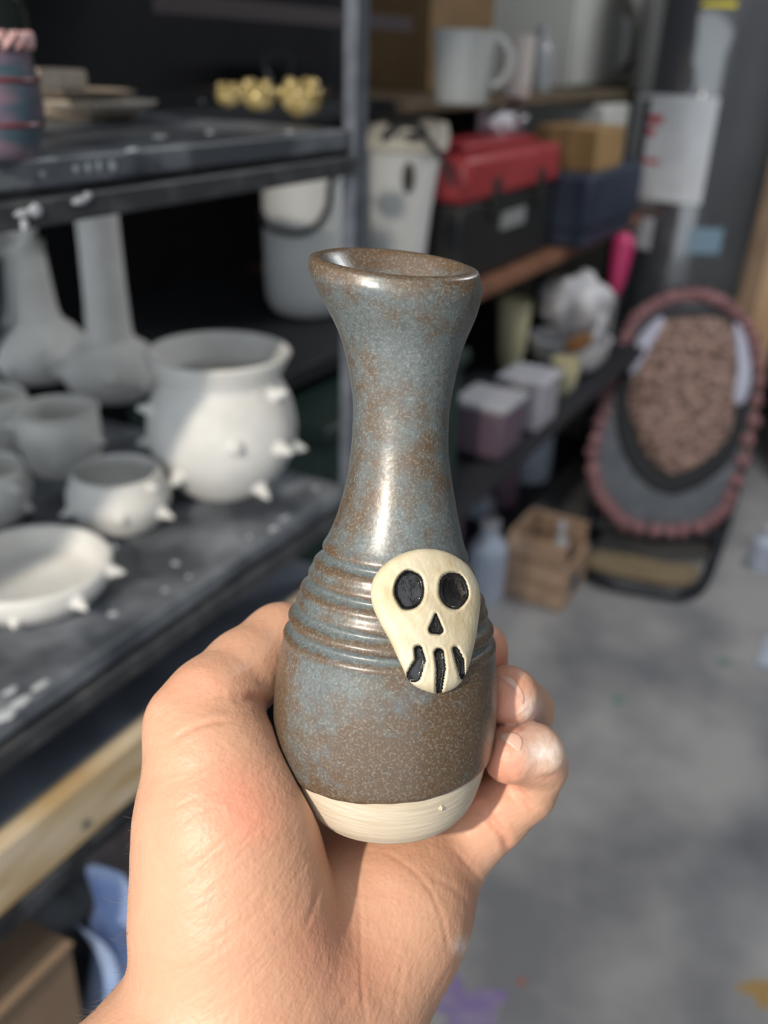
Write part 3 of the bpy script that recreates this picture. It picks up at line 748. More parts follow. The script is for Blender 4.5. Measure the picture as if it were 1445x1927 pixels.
tag(build('clay_slab', MB().obox(cb + Z * .010, U, N, Z, .016, .020, .008), PLATE, bevel=.003), 'thick cream clay slab lying on the top plate', 'slab')
GOLD = M('gold_lustre', (.42, .30, .10), .28, .35, col2=(.62, .50, .24), scale=60, bump=.001, bscale=150, spec=.6)
for i, (x, y, r_, lab) in enumerate([(432, 201, .017, 'gold lustre studded trinket pot next to the empty shelf stretch'), (486, 209, .021, 'gold lustre studded trinket pot in the middle of the three'), (566, 220, .024, 'gold lustre studded trinket pot nearest the shelf post')]):
    c = on_z(x, y, Z2); g_ = thing('trinket_pot', c, lab, 'trinket', 'gold trinket pots')
    build('body', MB().blob(c + Z * r_ * .78, r_, r_, r_ * .8, .06, 3, seed=i), GOLD, g_)
    for k in range(9):
        a = 360 * k / 9 + 20 * i; e = .3 + .5 * (k % 2); d = dirn(a) * math.cos(e) + Z * math.sin(e)
        build('stud', MB().blob(c + Z * r_ * .8 + d * r_ * .9, r_ * .3, r_ * .3, r_ * .3, .0, seg=12, rings=8), GOLD, g_)
CABLE = M('black_rubber', (.012, .012, .014), .5)
c = on_z(525, 178, Z2) + Z * .034
tag(build('hose_loop', MB().tube([c + U * .034 * math.cos(t) + N * .008 * math.sin(2 * t) + Z * .031 * math.sin(t) for t in np.linspace(0, 2 * math.pi, 28, endpoint=False)], .0036, 8, True), M('grey_rubber', (.05, .05, .06), .5)), 'grey rubber hose loop standing behind the gold trinket pots', 'hose')

# ------------------------------------------------------------------ bottom of near shelf
CARD = M('cardboard', (.30, .19, .095), .8, col2=(.36, .24, .13), scale=8)
KRAFT = M('brown_kraft', (.24, .16, .10), .8, col2=(.30, .21, .14), scale=8)
kb = thing('cardboard_box', UN(.24, -.16, .45), 'plain brown cardboard box on the bottom shelf under the pine board', 'box')
build('box_body', MB().boxun(.10, .372, -.30, -.015, .451, .685), KRAFT, kb, bevel=.003)
build('flap', MB().obox(UN(.236, -.02, .687), U, N * .98 + Z * .1, Z, .134, .012, .002), KRAFT, kb)
def sheet(name, label, cat, fn, mat, nu=20, nv=20, th=.003):
    vs = []; fs = []
    for k in (0, 1):
        for i in range(nu + 1):
            for j in range(nv + 1): vs.append(fn(i / nu, j / nv) + (N * -th if k else 0))
    q = (nu + 1) * (nv + 1)
    for i in range(nu):
        for j in range(nv):
            a = i * (nv + 1) + j; fs.append((a, a + 1, a + nv + 2, a + nv + 1)); fs.append((q + a, q + a + nv + 1, q + a + nv + 2, q + a + 1))
    for i in range(nu):
        for j in (0, nv):
            a = i * (nv + 1) + j; fs.append((a, a + nv + 1, q + a + nv + 1, q + a))
    for j in range(nv):
        for i in (0, nu):
            a = i * (nv + 1) + j; fs.append((a, a + 1, q + a + 1, q + a))
    return tag(build(name, MB().add(vs, fs), mat, sharp=80), label, cat)
sheet('plastic_bag', 'pale blue plastic bag hanging over the cardboard box', 'bag', lambda a, b: UN(.392 + .05 * a + .012 * math.sin(5 * b), -.03 + .018 * math.sin(7 * a + 3 * b) + .012 * math.sin(13 * a), .455 + (.225 - .03 * math.sin(a * 5)) * (1 - b)), M('blue_film', (.34, .46, .76), .35, col2=(.50, .60, .82), scale=12))
sheet('cloth', 'mauve-grey cloth draped beside the pale blue plastic bag', 'cloth', lambda a, b: UN(.445 + .2 * a + .012 * math.sin(6 * b), -.10 + .03 * math.sin(9 * a + 2 * b) + .012 * math.sin(17 * a), .455 + (.32 - .03 * math.sin(a * 4)) * (1 - b)), M('mauve_fabric', (.24, .195, .195), .8, col2=(.32, .265, .265), scale=12))

# ================================================================== FAR SHELVING UNIT
REDWOOD = M('stained_wood', (.16, .065, .035), .6, col2=(.24, .11, .06), scale=14)
BROWNW = M('brown_board', (.085, .06, .035), .6, col2=(.13, .095, .06), scale=14)
shelf2 = thing('storage_rack', UN(2.1, -.55, 0), 'dark rack with brown boards holding the tool box and tubs', 'shelf')
build('shelf_board', MB().boxun(1.05, 1.695, -.95, -.42, 1.345, 1.37), M('black_board', (.014, .015, .02), .6), shelf2, bevel=.002)
build('shelf_board', MB().boxun(1.70, 4.1, -.95, -.42, 1.345, 1.37), BROWNW, shelf2, bevel=.002)
build('shelf_board', MB().boxun(1.05, 1.745, -.85, -.30, .955, .985), M('black_board', (.014, .015, .02), .6), shelf2, bevel=.002)
build('shelf_board', MB().boxun(1.75, 3.3, -.85, -.30, .955, .985), REDWOOD, shelf2, bevel=.002)
build('shelf_board', MB().boxun(1.05, 3.3, -.85, -.16, .58, .60), M('black_board', (.014, .015, .02), .6), shelf2, bevel=.002)
build('shelf_board', MB().boxun(1.05, 3.3, -.85, -.38, .10, .12), M('black_board', (.014, .015, .02), .6), shelf2, bevel=.002)
build('shelf_board', MB().boxun(1.05, 1.85, -.85, -.42, 1.74, 1.76), BROWNW, shelf2)
for u0, n0, z1 in ((1.05, -.85, 2.0), (1.74, -.60, 2.0), (3.27, -.36, 1.345), (3.27, -.85, 1.345), (4.05, -.56, 1.345), (4.05, -.95, 1.345)):
    build('post', MB().boxun(u0, u0 + .045, n0, n0 + .03, 0, z1), M('charcoal_post', (.024, .024, .03), .5, col2=(.04, .04, .05), scale=12), shelf2)
build('cross_rail', MB().boxun(1.05, 1.75, -.44, -.42, 1.49, 1.515), M('mauve_rail', (.06, .045, .05), .5), shelf2)

def canister(name, label, cat, base, prof, mat, wob=0., seg=40, extra=None):
    r = thing(name, base, label, cat); build('body', MB().lathe(base, profile(prof, 4), seg, wob=wob), mat, r)
    return r
WHITEP = M('white_plastic', (.62, .63, .62), .45, col2=(.70, .70, .69), scale=8)
IVORY = M('ivory_plastic', (.55, .50, .42), .5, col2=(.62, .58, .50), scale=8)
wc = on_z(578, 588, Z1)
wb = canister('plastic_tub', 'white rounded plastic tub with black hose hanging across it', 'tub', wc, [(.05, 0), (.066, .008), (.078, .03), (.082, .08), (.084, .30), (.084, .33), (.07, .335)], WHITEP)
hs_ = []
dw = np.linalg.norm(wc - CAM)
for x, y in cr([(640, 322), (622, 345), (618, 385), (600, 420), (570, 438), (535, 437), (503, 425), (492, 400)], 5, False):
    hs_.append(on_plane(x, y, wc + dirn(6) * .095, dirn(6)))
tag(build('rubber_hose', MB().tube(hs_, .006, 8), CABLE), 'black rubber hose looping in front of the white tub', 'hose')
ic = on_z(738, 548, Z1)
ib = thing('ivory_bin', ic, 'tapered ivory plastic bin with black cord on its rim', 'bin')
build('body', MB().lathe(ic, profile([(.055, 0), (.062, .01), (.075, .16), (.092, .30)], 4) + [(.086, .30), (.06, .06), (.001, .06)], 44), WHITEP, ib)
build('rim', MB().lathe(ic + Z * .292, [(.093, 0), (.104, .004), (.106, .03), (.101, .052), (.093, .055), (.088, .05), (.086, .0)], 44), IVORY, ib)
build('handle_hole', MB().blob(on_plane(768, 335, ic + dirn(25) * .09, dirn(25)), .012, .006, .03, 0), M('dark_slot', (.04, .036, .03), .7), ib)
cd = [on_plane(x, y, ic + dirn(5) * .10, dirn(5)) for x, y in cr([(700, 200), (728, 222), (748, 245), (722, 262), (735, 240), (770, 236), (800, 246), (780, 262), (748, 258), (790, 255), (822, 285), (842, 320), (850, 350)], 5, False)]
tag(build('power_cord', MB().tube(cd, .006, 8), CABLE), 'tangled black power cord lying over the ivory bin rim', 'cord')
gb = thing('storage_tote', UN(1.28, -.42, .60), 'dark green plastic tote below the white tub', 'tote')
GREEN = M('dark_green', (.008, .028, .022), .55, col2=(.014, .04, .032), scale=10)
build('body', MB().boxun(1.10, 1.62, -.62, -.20, .601, .90), GREEN, gb, bevel=.012)
build('lid', MB().boxun(1.09, 1.63, -.63, -.19, .90, .93), GREEN, gb, bevel=.008)
# tool box
tb = thing('tool_box', UN(2.14, -.44, Z1), 'black tool box with red lid on the redwood shelf', 'tool box')
TBK = M('toolbox_black', (.013, .014, .015), .5); TRD = M('toolbox_red', (.30, .028, .035), .45, col2=(.36, .05, .055), scale=10)
build('body', MB().boxun(1.86, 2.42, -.58, -.335, Z1, 1.165), TBK, tb, bevel=.012)
tl = build('lid', MB().boxun(1.85, 2.43, -.59, -.325, 1.165, 1.262), TRD, tb, bevel=.016)
build('lid_step', MB().boxun(1.93, 2.35, -.55, -.37, 1.262, 1.28), TRD, tl, bevel=.006)
for uu in (1.99, 2.27): build('latch', MB().boxun(uu, uu + .035, -.335, -.318, 1.13, 1.21), TBK, tb, bevel=.003)
lb = build('label_plate', MB().boxun(2.075, 2.225, -.336, -.332, 1.085, 1.125), M('grey_label', (.25, .26, .26), .5), tb)
# cardboard + navy tote
nb = thing('storage_tote', UN(2.72, -.42, .60), 'navy blue tote under the small tan carton', 'tote')
NAVY = M('navy_plastic', (.014, .022, .045), .55, col2=(.022, .034, .062), scale=10)
build('shelf_stand', MB().boxun(2.50, 2.98, -.70, -.26, Z1, 1.03), NAVY, nb, bevel=.006)
build('body', MB().boxun(2.48, 3.0, -.72, -.25, 1.03, 1.18), NAVY, nb, bevel=.012)
nb['label'] = 'navy blue plastic tote beside the tool box, under the tan carton'
def carton(name, label, u0, u1, n0, n1, z0, z1, mat, cat='box'):
    r = thing(name, UN((u0 + u1) / 2, (n0 + n1) / 2, z0), label, cat)
    build('box_body', MB().boxun(u0, u1, n0, n1, z0, z1), mat, r, bevel=.003)
    build('tape', MB().boxun(u0 - .001, u1 + .001, (n0 + n1) / 2 - .02, (n0 + n1) / 2 + .02, z1 - .002, z1 + .001), M('packing_tape', (.36, .25, .14), .3), r)
    return r
carton('carton', 'small tan carton sitting on the navy tote', 2.55, 2.80, -.45, -.27, 1.181, 1.29, M('tan_card', (.28, .16, .06), .8, col2=(.33, .2, .085), scale=10))
carton('carton', 'brown carton behind the white pitcher on the upper rack board', 2.22, 2.60, -.80, -.62, 1.371, 1.68, M('brown_card', (.17, .10, .045), .8, col2=(.21, .13, .06), scale=10))
# upper rack board things
pc_ = on_z(868, 194, 1.371)
pt = thing('pitcher', pc_, 'translucent white measuring pitcher with loop handle', 'pitcher')
build('body', MB().lathe(pc_, profile([(.045, 0), (.05, .005), (.055, .06), (.060, .115), (.062, .125)], 4) + [(.058, .125), (.045, .01), (.001, .01)], 36), M('milky_plastic', (.44, .45, .44), .35), pt)
build('handle', MB().tube([pc_ + RT * (.05 + .036 * math.sin(t)) + Z * (.062 + .042 * math.cos(t)) - FW * .02 for t in np.linspace(.1, math.pi - .1, 14)], .007, 8), M('milky_plastic', (.44, .45, .44), .35), pt)
sb = on_z(968, 178, 1.371)
ss = canister('paper_cup', 'tall white printed cup next to the pitcher', 'cup', sb, [(.034, 0), (.037, .004), (.040, .11), (.041, .125), (.034, .128)], M('printed_white', (.50, .45, .42), .5, col2=(.36, .20, .18), scale=22, lo=.56, hi=.72))
sc_ = on_z(1012, 170, 1.371)
gj = canister('glass_bottle', 'clear grey bottle between the printed cup and white cabinet', 'bottle', sc_, [(.03, 0), (.034, .004), (.034, .10), (.016, .13), (.015, .16), (.012, .165)], M('grey_glass', (.30, .31, .33), .2, spec=.6))
mw = thing('white_cabinet', UN(3.62, -.62, 1.37), 'white enamel cabinet with long handle at the rack end', 'cabinet')
WENAM = M('white_enamel', (.58, .58, .54), .35, col2=(.64, .64, .60), scale=5)
build('body', MB().boxun(3.22, 3.92, -.93, -.60, 1.371, 1.72), WENAM, mw, bevel=.006)
dr = build('door', MB().boxun(3.23, 3.91, -.60, -.585, 1.378, 1.712), WENAM, mw, bevel=.004)
build('handle', MB().tube([UN(3.68, -.585, 1.44), UN(3.68, -.56, 1.45), UN(3.68, -.56, 1.58), UN(3.68, -.585, 1.59)], .016, 10), M('handle_white', (.62, .62, .62), .3), dr)
build('knob', MB().lathe(UN(3.80, -.585, 1.45), [(.001, 0), (.026, 0), (.024, .02), (.001, .022)], 20, N), CABLE, dr)
pn = thing('white_appliance', UN(3.1, -.6, Z1), 'white appliance with a worn blue badge under the upper board', 'appliance')
build('body', MB().boxun(3.02, 3.28, -.84, -.40, Z1, 1.33), WENAM, pn, bevel=.008)
build('badge', MB().boxun(3.13, 3.20, -.40, -.396, 1.17, 1.22), M('blue_badge', (.08, .09, .2), .4), pn)
for i, (x, y, lab) in enumerate([(990, 262, 'crumpled white plastic bag above the red tool box lid'), (1038, 272, 'crumpled white paper wad beside the tan carton')]):
    p = UN(2.28 + .18 * i, -.46 - .02 * i, 1.281 if i == 0 else 1.281)
    tag(build('plastic_bag' if i == 0 else 'paper_wad', MB().blob(p + Z * .028, .045 - .012 * i, .04, .03, .22, 3, seed=20 + i), M('white_film', (.66, .66, .70), .4)), lab, 'bag' if i == 0 else 'paper')

# ================================================================== WATER HEATER and planks
tk = on_z(1208, 866, 0)
wh = thing('water_heater', tk, 'dark grey cylindrical water heater with white printed notice', 'water heater')
TANK = M('tank_enamel', (.055, .058, .066), .22, col2=(.075, .078, .085), scale=4, spec=.8, coat=1.)
_b = TANK.node_tree.nodes['Principled BSDF']; _b.inputs['Coat IOR'].default_value = 2.2; _b.inputs['Coat Roughness'].default_value = .07
tu, tn = un_of(tk)
TR = .255; TD = np.linalg.norm((tk - CAM)[:2])
build('body', MB().lathe(tk, profile([(TR - .02, 0), (TR, .02), (TR, .06)], 3) + [(TR, .3), (TR, 1.0), (TR, 1.75), (TR - .02, 1.80), (TR - .1, 1.83), (.001, 1.84)], 72), TANK, wh)
for zz in (.62, 1.66): build('seam_band', MB().lathe(tk + Z * zz, [(TR + .001, -.006), (TR + .004, -.003), (TR + .004, .003), (TR + .001, .006)], 72), M('band_grey', (.09, .095, .10), .3), wh)
tang = math.degrees(math.atan2(tk[0], tk[1]))
def on_tank(x, y):
    r = ray(x, y); o = CAM - tk; a = r[0] ** 2 + r[1] ** 2; b = 2 * (o[0] * r[0] + o[1] * r[1]); c_ = o[0] ** 2 + o[1] ** 2 - TR * TR; D_ = b * b - 4 * a * c_
    if D_ < 0: return None
    p = CAM + r * ((-b - math.sqrt(D_)) / (2 * a)); q = p - tk; return math.atan2(q[0], -q[1]), float(q[2])
def curved(name, a0, a1, z0, z1, mat, parent, lift=.003, n=14):
    vs = []
    for rr in (TR + .0005, TR + lift):
        for i in range(n + 1):
            a = a0 + (a1 - a0) * i / n; d = np.array([math.sin(a), -math.cos(a), 0])
            vs += [tk + d * rr + Z * z0, tk + d * rr + Z * z1]
    q = 2 * (n + 1); fs = []
    for i in range(n): k = 2 * i; fs += [(k, k + 1, k + 3, k + 2), (q + k, q + k + 2, q + k + 3, q + k + 1), (k, k + 2, q + k + 2, q + k), (k + 1, q + k + 1, q + k + 3, k + 3)]
    fs += [(0, q, q + 1, 1), (2 * n, 2 * n + 1, q + 2 * n + 1, q + 2 * n)]
    return build(name, MB().add(vs, fs), mat, parent, sharp=30)
def tank_label(name, box, mat, parent, lift):
    x0, y0, x1, y1 = box; A = on_tank(x0, y0); B = on_tank(x1, y1); 
    if A is None or B is None: return None
    return curved(name, A[0], B[0], B[1], A[1], mat, parent, lift)
PAPER = M('notice_paper', (.62, .63, .66), .4, col2=(.68, .69, .71), scale=14)
sg = tank_label('notice', (1200, 175, 1318, 385), PAPER, wh, .003)
RINK = M('red_ink', (.50, .05, .07), .5); GINK = M('grey_ink', (.16, .17, .19), .5)
for bx in ((1210, 214, 1246, 234), (1208, 238, 1232, 256), (1206, 296, 1240, 310)): tank_label('red_print', bx, RINK, sg, .004)
for k in range(9): tank_label('text_line', (1244, 196 + 19 * k, 1300 - 6 * (k % 3), 201 + 19 * k), GINK, sg, .004)
tank_label('energy_label', (1322, 2, 1385, 14), M('yellow_label', (.75, .60, .02), .5), wh, .003)
tank_label('white_tag', (1196, 405, 1222, 470), M('tag_white', (.50, .50, .54), .5), wh, .004)
tank_label('blue_sticker', (1300, 428, 1352, 478), M('sticker_blue', (.20, .30, .38), .5), wh, .003)
PLK = M('plank_wood', (.34, .20, .10), .65, col2=(.46, .31, .18), scale=6, stretch=(1, 1, .2))
for i, (b, t, w, lab) in enumerate([((1262, 965), (1432, 240), .05, 'tan plank leaning by the water heater, the palest board'), ((1308, 968), (1468, 250), .045, 'brown plank leaning in the middle of the boards'), ((1354, 962), (1508, 250), .05, 'darker plank leaning at the outer end of the boards')]):
    B = on_z(b[0], b[1], 0); T = at(t[0], t[1], np.dot(B - CAM, FW) - .02); dd = (T - B); dd /= np.linalg.norm(dd); L_ = np.linalg.norm(T - B) + .2
    s_ = np.cross(dd, FW); s_ /= np.linalg.norm(s_); k = np.cross(s_, dd)
    tag(build('wood_plank', MB().obox(B + dd * L_ / 2 + Z * .025, s_, k, dd, w, .012, L_ / 2), PLK if i != 1 else M('plank_brown', (.15, .085, .045), .65, col2=(.21, .13, .07), scale=6)), lab, 'plank')

# ================================================================== FOLDING CHAIR
c0 = at(1225, 1000, 2.92); c1 = at(1310, 565, 3.12)
upv = c1 - c0; upv /= np.linalg.norm(upv)
latv = np.array([1., -.12, 0]); latv -= upv * (latv @ upv); latv /= np.linalg.norm(latv)
cn = np.cross(latv, upv); cn = cn if cn @ FW < 0 else -cn
def onc(x, y, off=0.): return on_plane(x, y, c0 + cn * off, cn)
chair = thing('folding_chair', on_z(1220, 1085, 0), 'folding lounge chair with brown speckled cushion and pink lace trim', 'chair')
def pad(name, pts, off, th, mat, parent, n=6, puff=.0):
    o_ = [onc(p[0], p[1], off) for p in cr(pts, n)]; c = np.mean(o_, 0); ns = len(o_)
    rings = [[p - cn * th for p in o_], [p - cn * th * .3 for p in o_]]
    for t, u_ in ((.97, .0), (.9, .35), (.7, .75), (.4, .95), (.05, 1.0)): rings.append([c + (p - c) * t + cn * puff * u_ for p in o_])
    vs = [p for r in rings for p in r]; mb = MB(); mb.add(vs, grid_faces(len(rings), ns).tolist() + [tuple(range(ns))[::-1], tuple(range((len(rings) - 1) * ns, len(rings) * ns))])
    return build(name, mb, mat, parent, sharp=70)
OUT = [(1200, 598), (1245, 568), (1310, 557), (1370, 575), (1415, 635), (1428, 720), (1408, 830), (1375, 935), (1335, 982), (1260, 1000), (1180, 985), (1133, 940), (1114, 880), (1127, 800), (1150, 720), (1168, 655)]
pad('seat_pad', OUT, 0, .04, M('grey_fabric', (.085, .094, .11), .8, col2=(.12, .128, .145), scale=20), chair, puff=.012)
LACE = M('pink_lace', (.24, .11, .12), .8, col2=(.36, .19, .195), scale=60)
for k, p in enumerate(cr(OUT, 3)):
    if k % 1 == 0: build('lace_ruffle', MB().blob(onc(p[0], p[1], .012), .023, .023, .023, .35, 4, seg=10, rings=7, seed=k), LACE, chair)
pad('black_border', [(1235, 590), (1305, 578), (1375, 592), (1412, 660), (1412, 760), (1385, 850), (1330, 905), (1262, 930), (1205, 900), (1165, 830), (1160, 740), (1185, 650)], .016, .012, M('black_fabric', (.012, .013, .016), .75), chair, puff=.012)
FUR = M('speckled_fur', (.11, .065, .052), .9, col2=(.44, .29, .24), scale=46, lo=.40, hi=.66, bump=.006, bscale=120, detail=6)
cu = pad('cushion', [(1240, 610), (1305, 595), (1372, 608), (1388, 680), (1384, 760), (1370, 820), (1320, 870), (1262, 890), (1215, 850), (1190, 790), (1183, 740), (1200, 680)], .034, .012, FUR, chair, puff=.03)
LIL = M('lilac_piping', (.42, .42, .52), .6)
pad('side_panel', [(1236, 598), (1250, 606), (1222, 660), (1196, 700), (1184, 695), (1198, 640)], .040, .008, LIL, chair, puff=.01)
pad('side_panel', [(1382, 608), (1402, 630), (1414, 690), (1410, 735), (1395, 760), (1380, 748), (1386, 690)], .040, .008, LIL, chair, puff=.01)
FR = M('frame_tube', (.010, .013, .02), .35)
pts = [onc(1128, 905, -.03), onc(1105, 985, -.03)] + [on_z(x, y, .018) for x, y in ((1092, 1040), (1104, 1078), (1150, 1100), (1215, 1112), (1280, 1120), (1318, 1104), (1340, 1060))] + [onc(1365, 985, -.03), onc(1395, 880, -.03)]
build('frame_tube', MB().tube(cr(pts, 5, False), .017, 10), FR, chair)
pts = [onc(1140, 960, -.05)] + [on_z(x, y, .02) for x, y in ((1120, 1010), (1135, 985), (1230, 1000), (1330, 1010), (1352, 1030))] + [onc(1350, 960, -.05)]
build('rear_tube', MB().tube(cr(pts, 5, False), .015, 10), FR, chair)
rr = [onc(1120, 950, -.03), onc(1350, 985, -.03)]
for s_ in (1165, 1300):
    t0 = onc(s_, 700, -.04); g0 = t0.copy() - cn * .30; g0[2] = .016
    build('back_leg', MB().tube([t0, t0 * .5 + g0 * .5, g0], .013, 8), FR, chair)
build('cross_bar', MB().tube([onc(1118, 985, -.01), onc(1230, 1010, -.005), onc(1345, 1005, -.01)], .02, 8), M('black_fabric', (.012, .013, .016), .75), chair)
tan = [on_z(x, y, .012) for x, y in cr([(1112, 1042), (1180, 1046), (1250, 1062), (1312, 1070), (1306, 1096), (1270, 1104), (1190, 1090), (1112, 1070)], 4)]
build('tan_strap', MB().prism(tan, Z * .008), M('tan_webbing', (.20, .15, .085), .8, col2=(.26, .2, .12), scale=30), chair)

# ================================================================== CLUTTER BESIDE THE CHAIR
def bottle(name, label, base, r, h, mat, cap, cat='bottle', neck=.45):
    b = thing(name, base, label, cat)
    build('body', MB().lathe(base, profile([(r * .85, 0), (r, h * .04), (r, h * .55), (r * .92, h * .66), (r * neck, h * .80), (r * neck * .9, h * .88)], 4), 28), mat, b)
    build('cap', MB().lathe(base + Z * h * .87, [(r * neck * 1.1, 0), (r * neck * 1.1, h * .10), (r * neck * .8, h * .13), (.001, h * .13)], 20), cap, b)
    return b
BWH = M('bluish_white_plastic', (.42, .48, .60), .4, col2=(.50, .55, .65), scale=10)
MAUV = M('mauve_plastic', (.16, .11, .15), .45); CAPW = M('cap_white', (.5, .5, .54), .4); CAPB = M('cap_blue', (.05, .09, .26), .4)
PINKP = M('hot_pink', (.52, .04, .15), .4); PALEY = M('pale_yellow', (.60, .55, .34), .5, col2=(.68, .62, .42), scale=12)
bottle('plastic_jug', 'pale blue-white jug on the floor in front of the wooden crate', on_z(910, 1122, 0), .058, .27, BWH, CAPW, 'jug')
bottle('plastic_jug', 'pale blue-white jug standing behind the other floor jug', on_z(893, 1022, 0), .058, .24, BWH, CAPW, 'jug')
bottle('spray_bottle', 'large bluish-white bottle with broad shoulders on the lowest rack board', UN(2.84, -.46, .121), .08, .33, BWH, CAPW)
bottle('detergent_bottle', 'mauve bottle with pale cap beside the large bluish-white bottle', UN(2.58, -.45, .121), .05, .24, MAUV, BWH)
bottle('detergent_bottle', 'mauve bottle with pale shoulders on the lowest rack board behind the vase', UN(2.12, -.44, .121), .05, .27, MAUV, CAPW)
bottle('detergent_bottle', 'plum bottle with white cap on the lowest rack board near the vase', UN(1.96, -.44, .121), .045, .30, M('plum_plastic', (.10, .05, .075), .45), CAPW)
bk = on_z(1100, 1010, 0); bk = UN(3.02, -.14, 0)
b_ = thing('bucket', bk, 'royal blue bucket behind the chair, beside the rack', 'bucket')
build('body', MB().lathe(bk, [(.001, 0), (.10, 0), (.125, .28), (.13, .28), (.13, .30), (.118, .30), (.095, .02), (.001, .02)], 40), M('royal_blue', (.015, .035, .15), .45), b_)
build('bail_handle', MB().tube([bk + Z * .29 + U * .13 * math.cos(t) + N * .03 + Z * -.10 * math.sin(t) + N * .11 * math.sin(t) for t in np.linspace(0, math.pi, 16)], .004, 6), M('wire', (.2, .2, .2), .4, .8), b_)
# middle board
ct = UN(2.14, -.24, .601)
q = thing('plastic_container', ct, 'frosted white square container on the black rack board', 'container')
build('body', MB().boxun(2.06, 2.20, -.30, -.18, .601, .72), M('frosted', (.36, .35, .40), .4, col2=(.42, .41, .46), scale=12), q, bevel=.012)
build('lid', MB().boxun(2.055, 2.205, -.305, -.175, .72, .735), CAPW, q, bevel=.004)
q = thing('plastic_container', UN(1.9, -.24, .601), 'mauve-grey square container next to the frosted one', 'container')
build('body', MB().boxun(1.84, 1.98, -.32, -.19, .601, .72), MAUV, q, bevel=.012)
build('lid', MB().boxun(1.835, 1.985, -.325, -.185, .72, .735), CAPW, q, bevel=.004)
def bowl(name, label, base, r, h, mat, tilt=(0, 0, 1), cat='bowl'):
    return tag(build(name, MB().lathe(base, profile([(r * .45, 0), (r * .8, h * .3), (r, h)], 5) + [(r * .94, h), (r * .74, h * .36), (r * .4, h * .1), (.001, h * .1)], 36, np.array(tilt)), mat), label, cat)
bowl('mixing_bowl', 'wide white plastic bowl full of odds and ends on the rack board', UN(2.62, -.30, .601), .125, .105, M('bowl_white', (.62, .62, .64), .45))
tag(build('wrapped_bundle', MB().blob(UN(2.66, -.31, .80), .105, .10, .085, .14, 3, seed=31), M('grey_film', (.42, .42, .45), .4, col2=(.62, .61, .63), scale=14)), 'grey-white wrapped bundle piled in the wide bowl', 'bundle')
tag(build('sponge', MB().obox(UN(2.50, -.235, .728), U, N * .9 + Z * .3, Z, .05, .03, .018), M('sponge_brown', (.22, .10, .03), .9), bevel=.006), 'rust brown sponge stuck in the wide bowl', 'sponge')
tag(build('white_scraper', MB().obox(UN(2.63, -.215, .738), U * .8 + Z * .6, N, Z * .8 - U * .6, .06, .006, .028), CAPW, bevel=.004), 'white plastic scraper leaning on the bowl rim', 'scraper')
bowl('plastic_cup', 'pale yellow cup stack standing before the wide bowl', UN(2.40, -.235, .601), .042, .10, PALEY, cat='cup')
bowl('plastic_cup', 'pale yellow tub on the rack board behind the cups', UN(2.50, -.44, .601), .05, .22, PALEY, cat='tub')
# pink brush
p0 = UN(2.80, -.235, .66); p1 = p0 + Z * .33 + U * .03
br = thing('scrub_brush', p0, 'long scrub brush with hot pink head standing up by the chair', 'brush')
build('shaft', MB().tube([p0 - Z * .055, p0 + (p1 - p0) * .5], .009, 8), M('shaft_grey', (.30, .30, .28), .4), br)
build('pink_head', MB().tube([p0 + (p1 - p0) * .45, p0 + (p1 - p0) * .55, p0 + (p1 - p0) * .8, p0 + (p1 - p0) * .93, p1], [.012, .024, .032, .034, .012], 14), PINKP, br)
# crate on the floor
cc = on_z(1022, 1106, 0); cu_, cn_ = un_of(cc)
cr_ = thing('wooden_crate', cc, 'small open wooden crate with blue label on the floor', 'crate')
CRW = M('crate_wood', (.36, .23, .15), .7, col2=(.48, .33, .23), scale=16)
for a, b, c_, d in ((-.10, .10, .085, .097), (-.10, .10, -.097, -.085), (-.10, -.088, -.085, .085), (.088, .10, -.085, .085)):
    for z0 in (.003, .075, .147):
        if c_ == .085 and z0 == .147: continue
        build('slat', MB().boxun(cu_ + a, cu_ + b, cn_ + c_, cn_ + d, z0, z0 + .062), CRW, cr_, smooth=False)
build('base', MB().boxun(cu_ - .09, cu_ + .09, cn_ - .085, cn_ + .085, .003, .012), CRW, cr_, smooth=False)
build('blue_label', MB().boxun(cu_ - .045, cu_ + .02, cn_ + .0972, cn_ + .099, .03, .085), M('label_blue', (.03, .09, .16), .5), cr_)
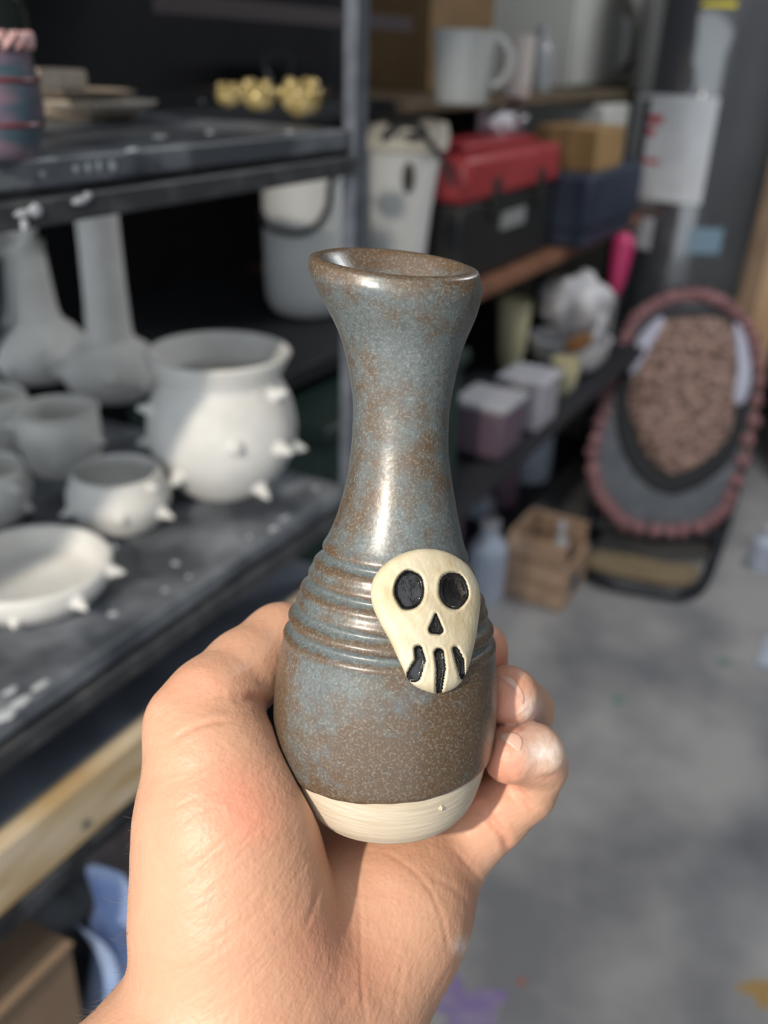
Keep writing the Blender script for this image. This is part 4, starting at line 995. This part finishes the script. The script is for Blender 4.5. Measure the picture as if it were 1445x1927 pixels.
bottle('glue_bottle', 'white squeeze bottle standing in the wooden crate', UN(cu_ + .045, cn_ + .02, .013), .028, .20, M('glue_white', (.45, .45, .47), .4), CAPW)
bottle('glue_bottle', 'dull grey bottle standing in the wooden crate', UN(cu_ - .045, cn_ + .01, .013), .028, .18, M('glue_grey', (.22, .21, .20), .5), M('cap_amber', (.25, .12, .03), .4))
bottle('water_bottle', 'bluish-white bottle on the floor at the wall beyond the chair', on_z(1432, 1066, 0), .045, .15, BWH, CAPW)
tag(build('paint_tray', MB().obox(on_z(1452, 1235, 0) + Z * .012, np.array([.5, .86, 0]), np.array([.86, -.5, 0]), Z, .075, .03, .012), BWH, bevel=.005), 'pale blue plastic tray lying on the bare concrete', 'tray')
pw = thing('door_panel', UN(3.9, .33, 0), 'olive beige door panel leaning on the far wall by the planks', 'panel')
build('panel_board', MB().boxun(3.55, 4.45, .30, .34, .001, 1.3), M('olive_paint', (.16, .16, .11), .6, col2=(.19, .185, .13), scale=3), pw, bevel=.004)
# paint splats on the floor
def splat(label, x, y, r_, mat, seed):
    c = on_z(x, y, 0) + Z * .0002; r = random.Random(seed); pts = []
    ph = [r.random() * 6 for _ in range(4)]
    for k in range(40):
        t = 2 * math.pi * k / 40; q = 1 + .28 * math.sin(3 * t + ph[0]) + .2 * math.sin(5 * t + ph[1]) + .15 * math.sin(9 * t + ph[2]); pts.append(c + r_ * q * np.array([math.cos(t), math.sin(t), 0]))
    return tag(build('paint_splat', MB().prism(pts, Z * .0012), mat, smooth=False), label, 'paint splat')
VIO = M('violet_paint', (.17, .12, .30), .6, col2=(.25, .21, .33), scale=25)
splat('large violet paint splat dried on the concrete floor', 875, 1900, .055, VIO, 1)
splat('ochre paint splat dried on the concrete floor', 1432, 1868, .028, M('ochre_paint', (.32, .20, .06), .6), 2)
splat('tiny green paint spot on the concrete floor', 1163, 1318, .016, M('green_paint', (.15, .24, .20), .6), 3)
splat('small teal paint spot further back on the concrete floor', 1362, 1247, .018, M('teal_paint', (.16, .23, .21), .6), 4)
splat('tiny rust paint spot beside the violet splat', 981, 1848, .008, M('rust_paint', (.30, .12, .09), .6), 5)
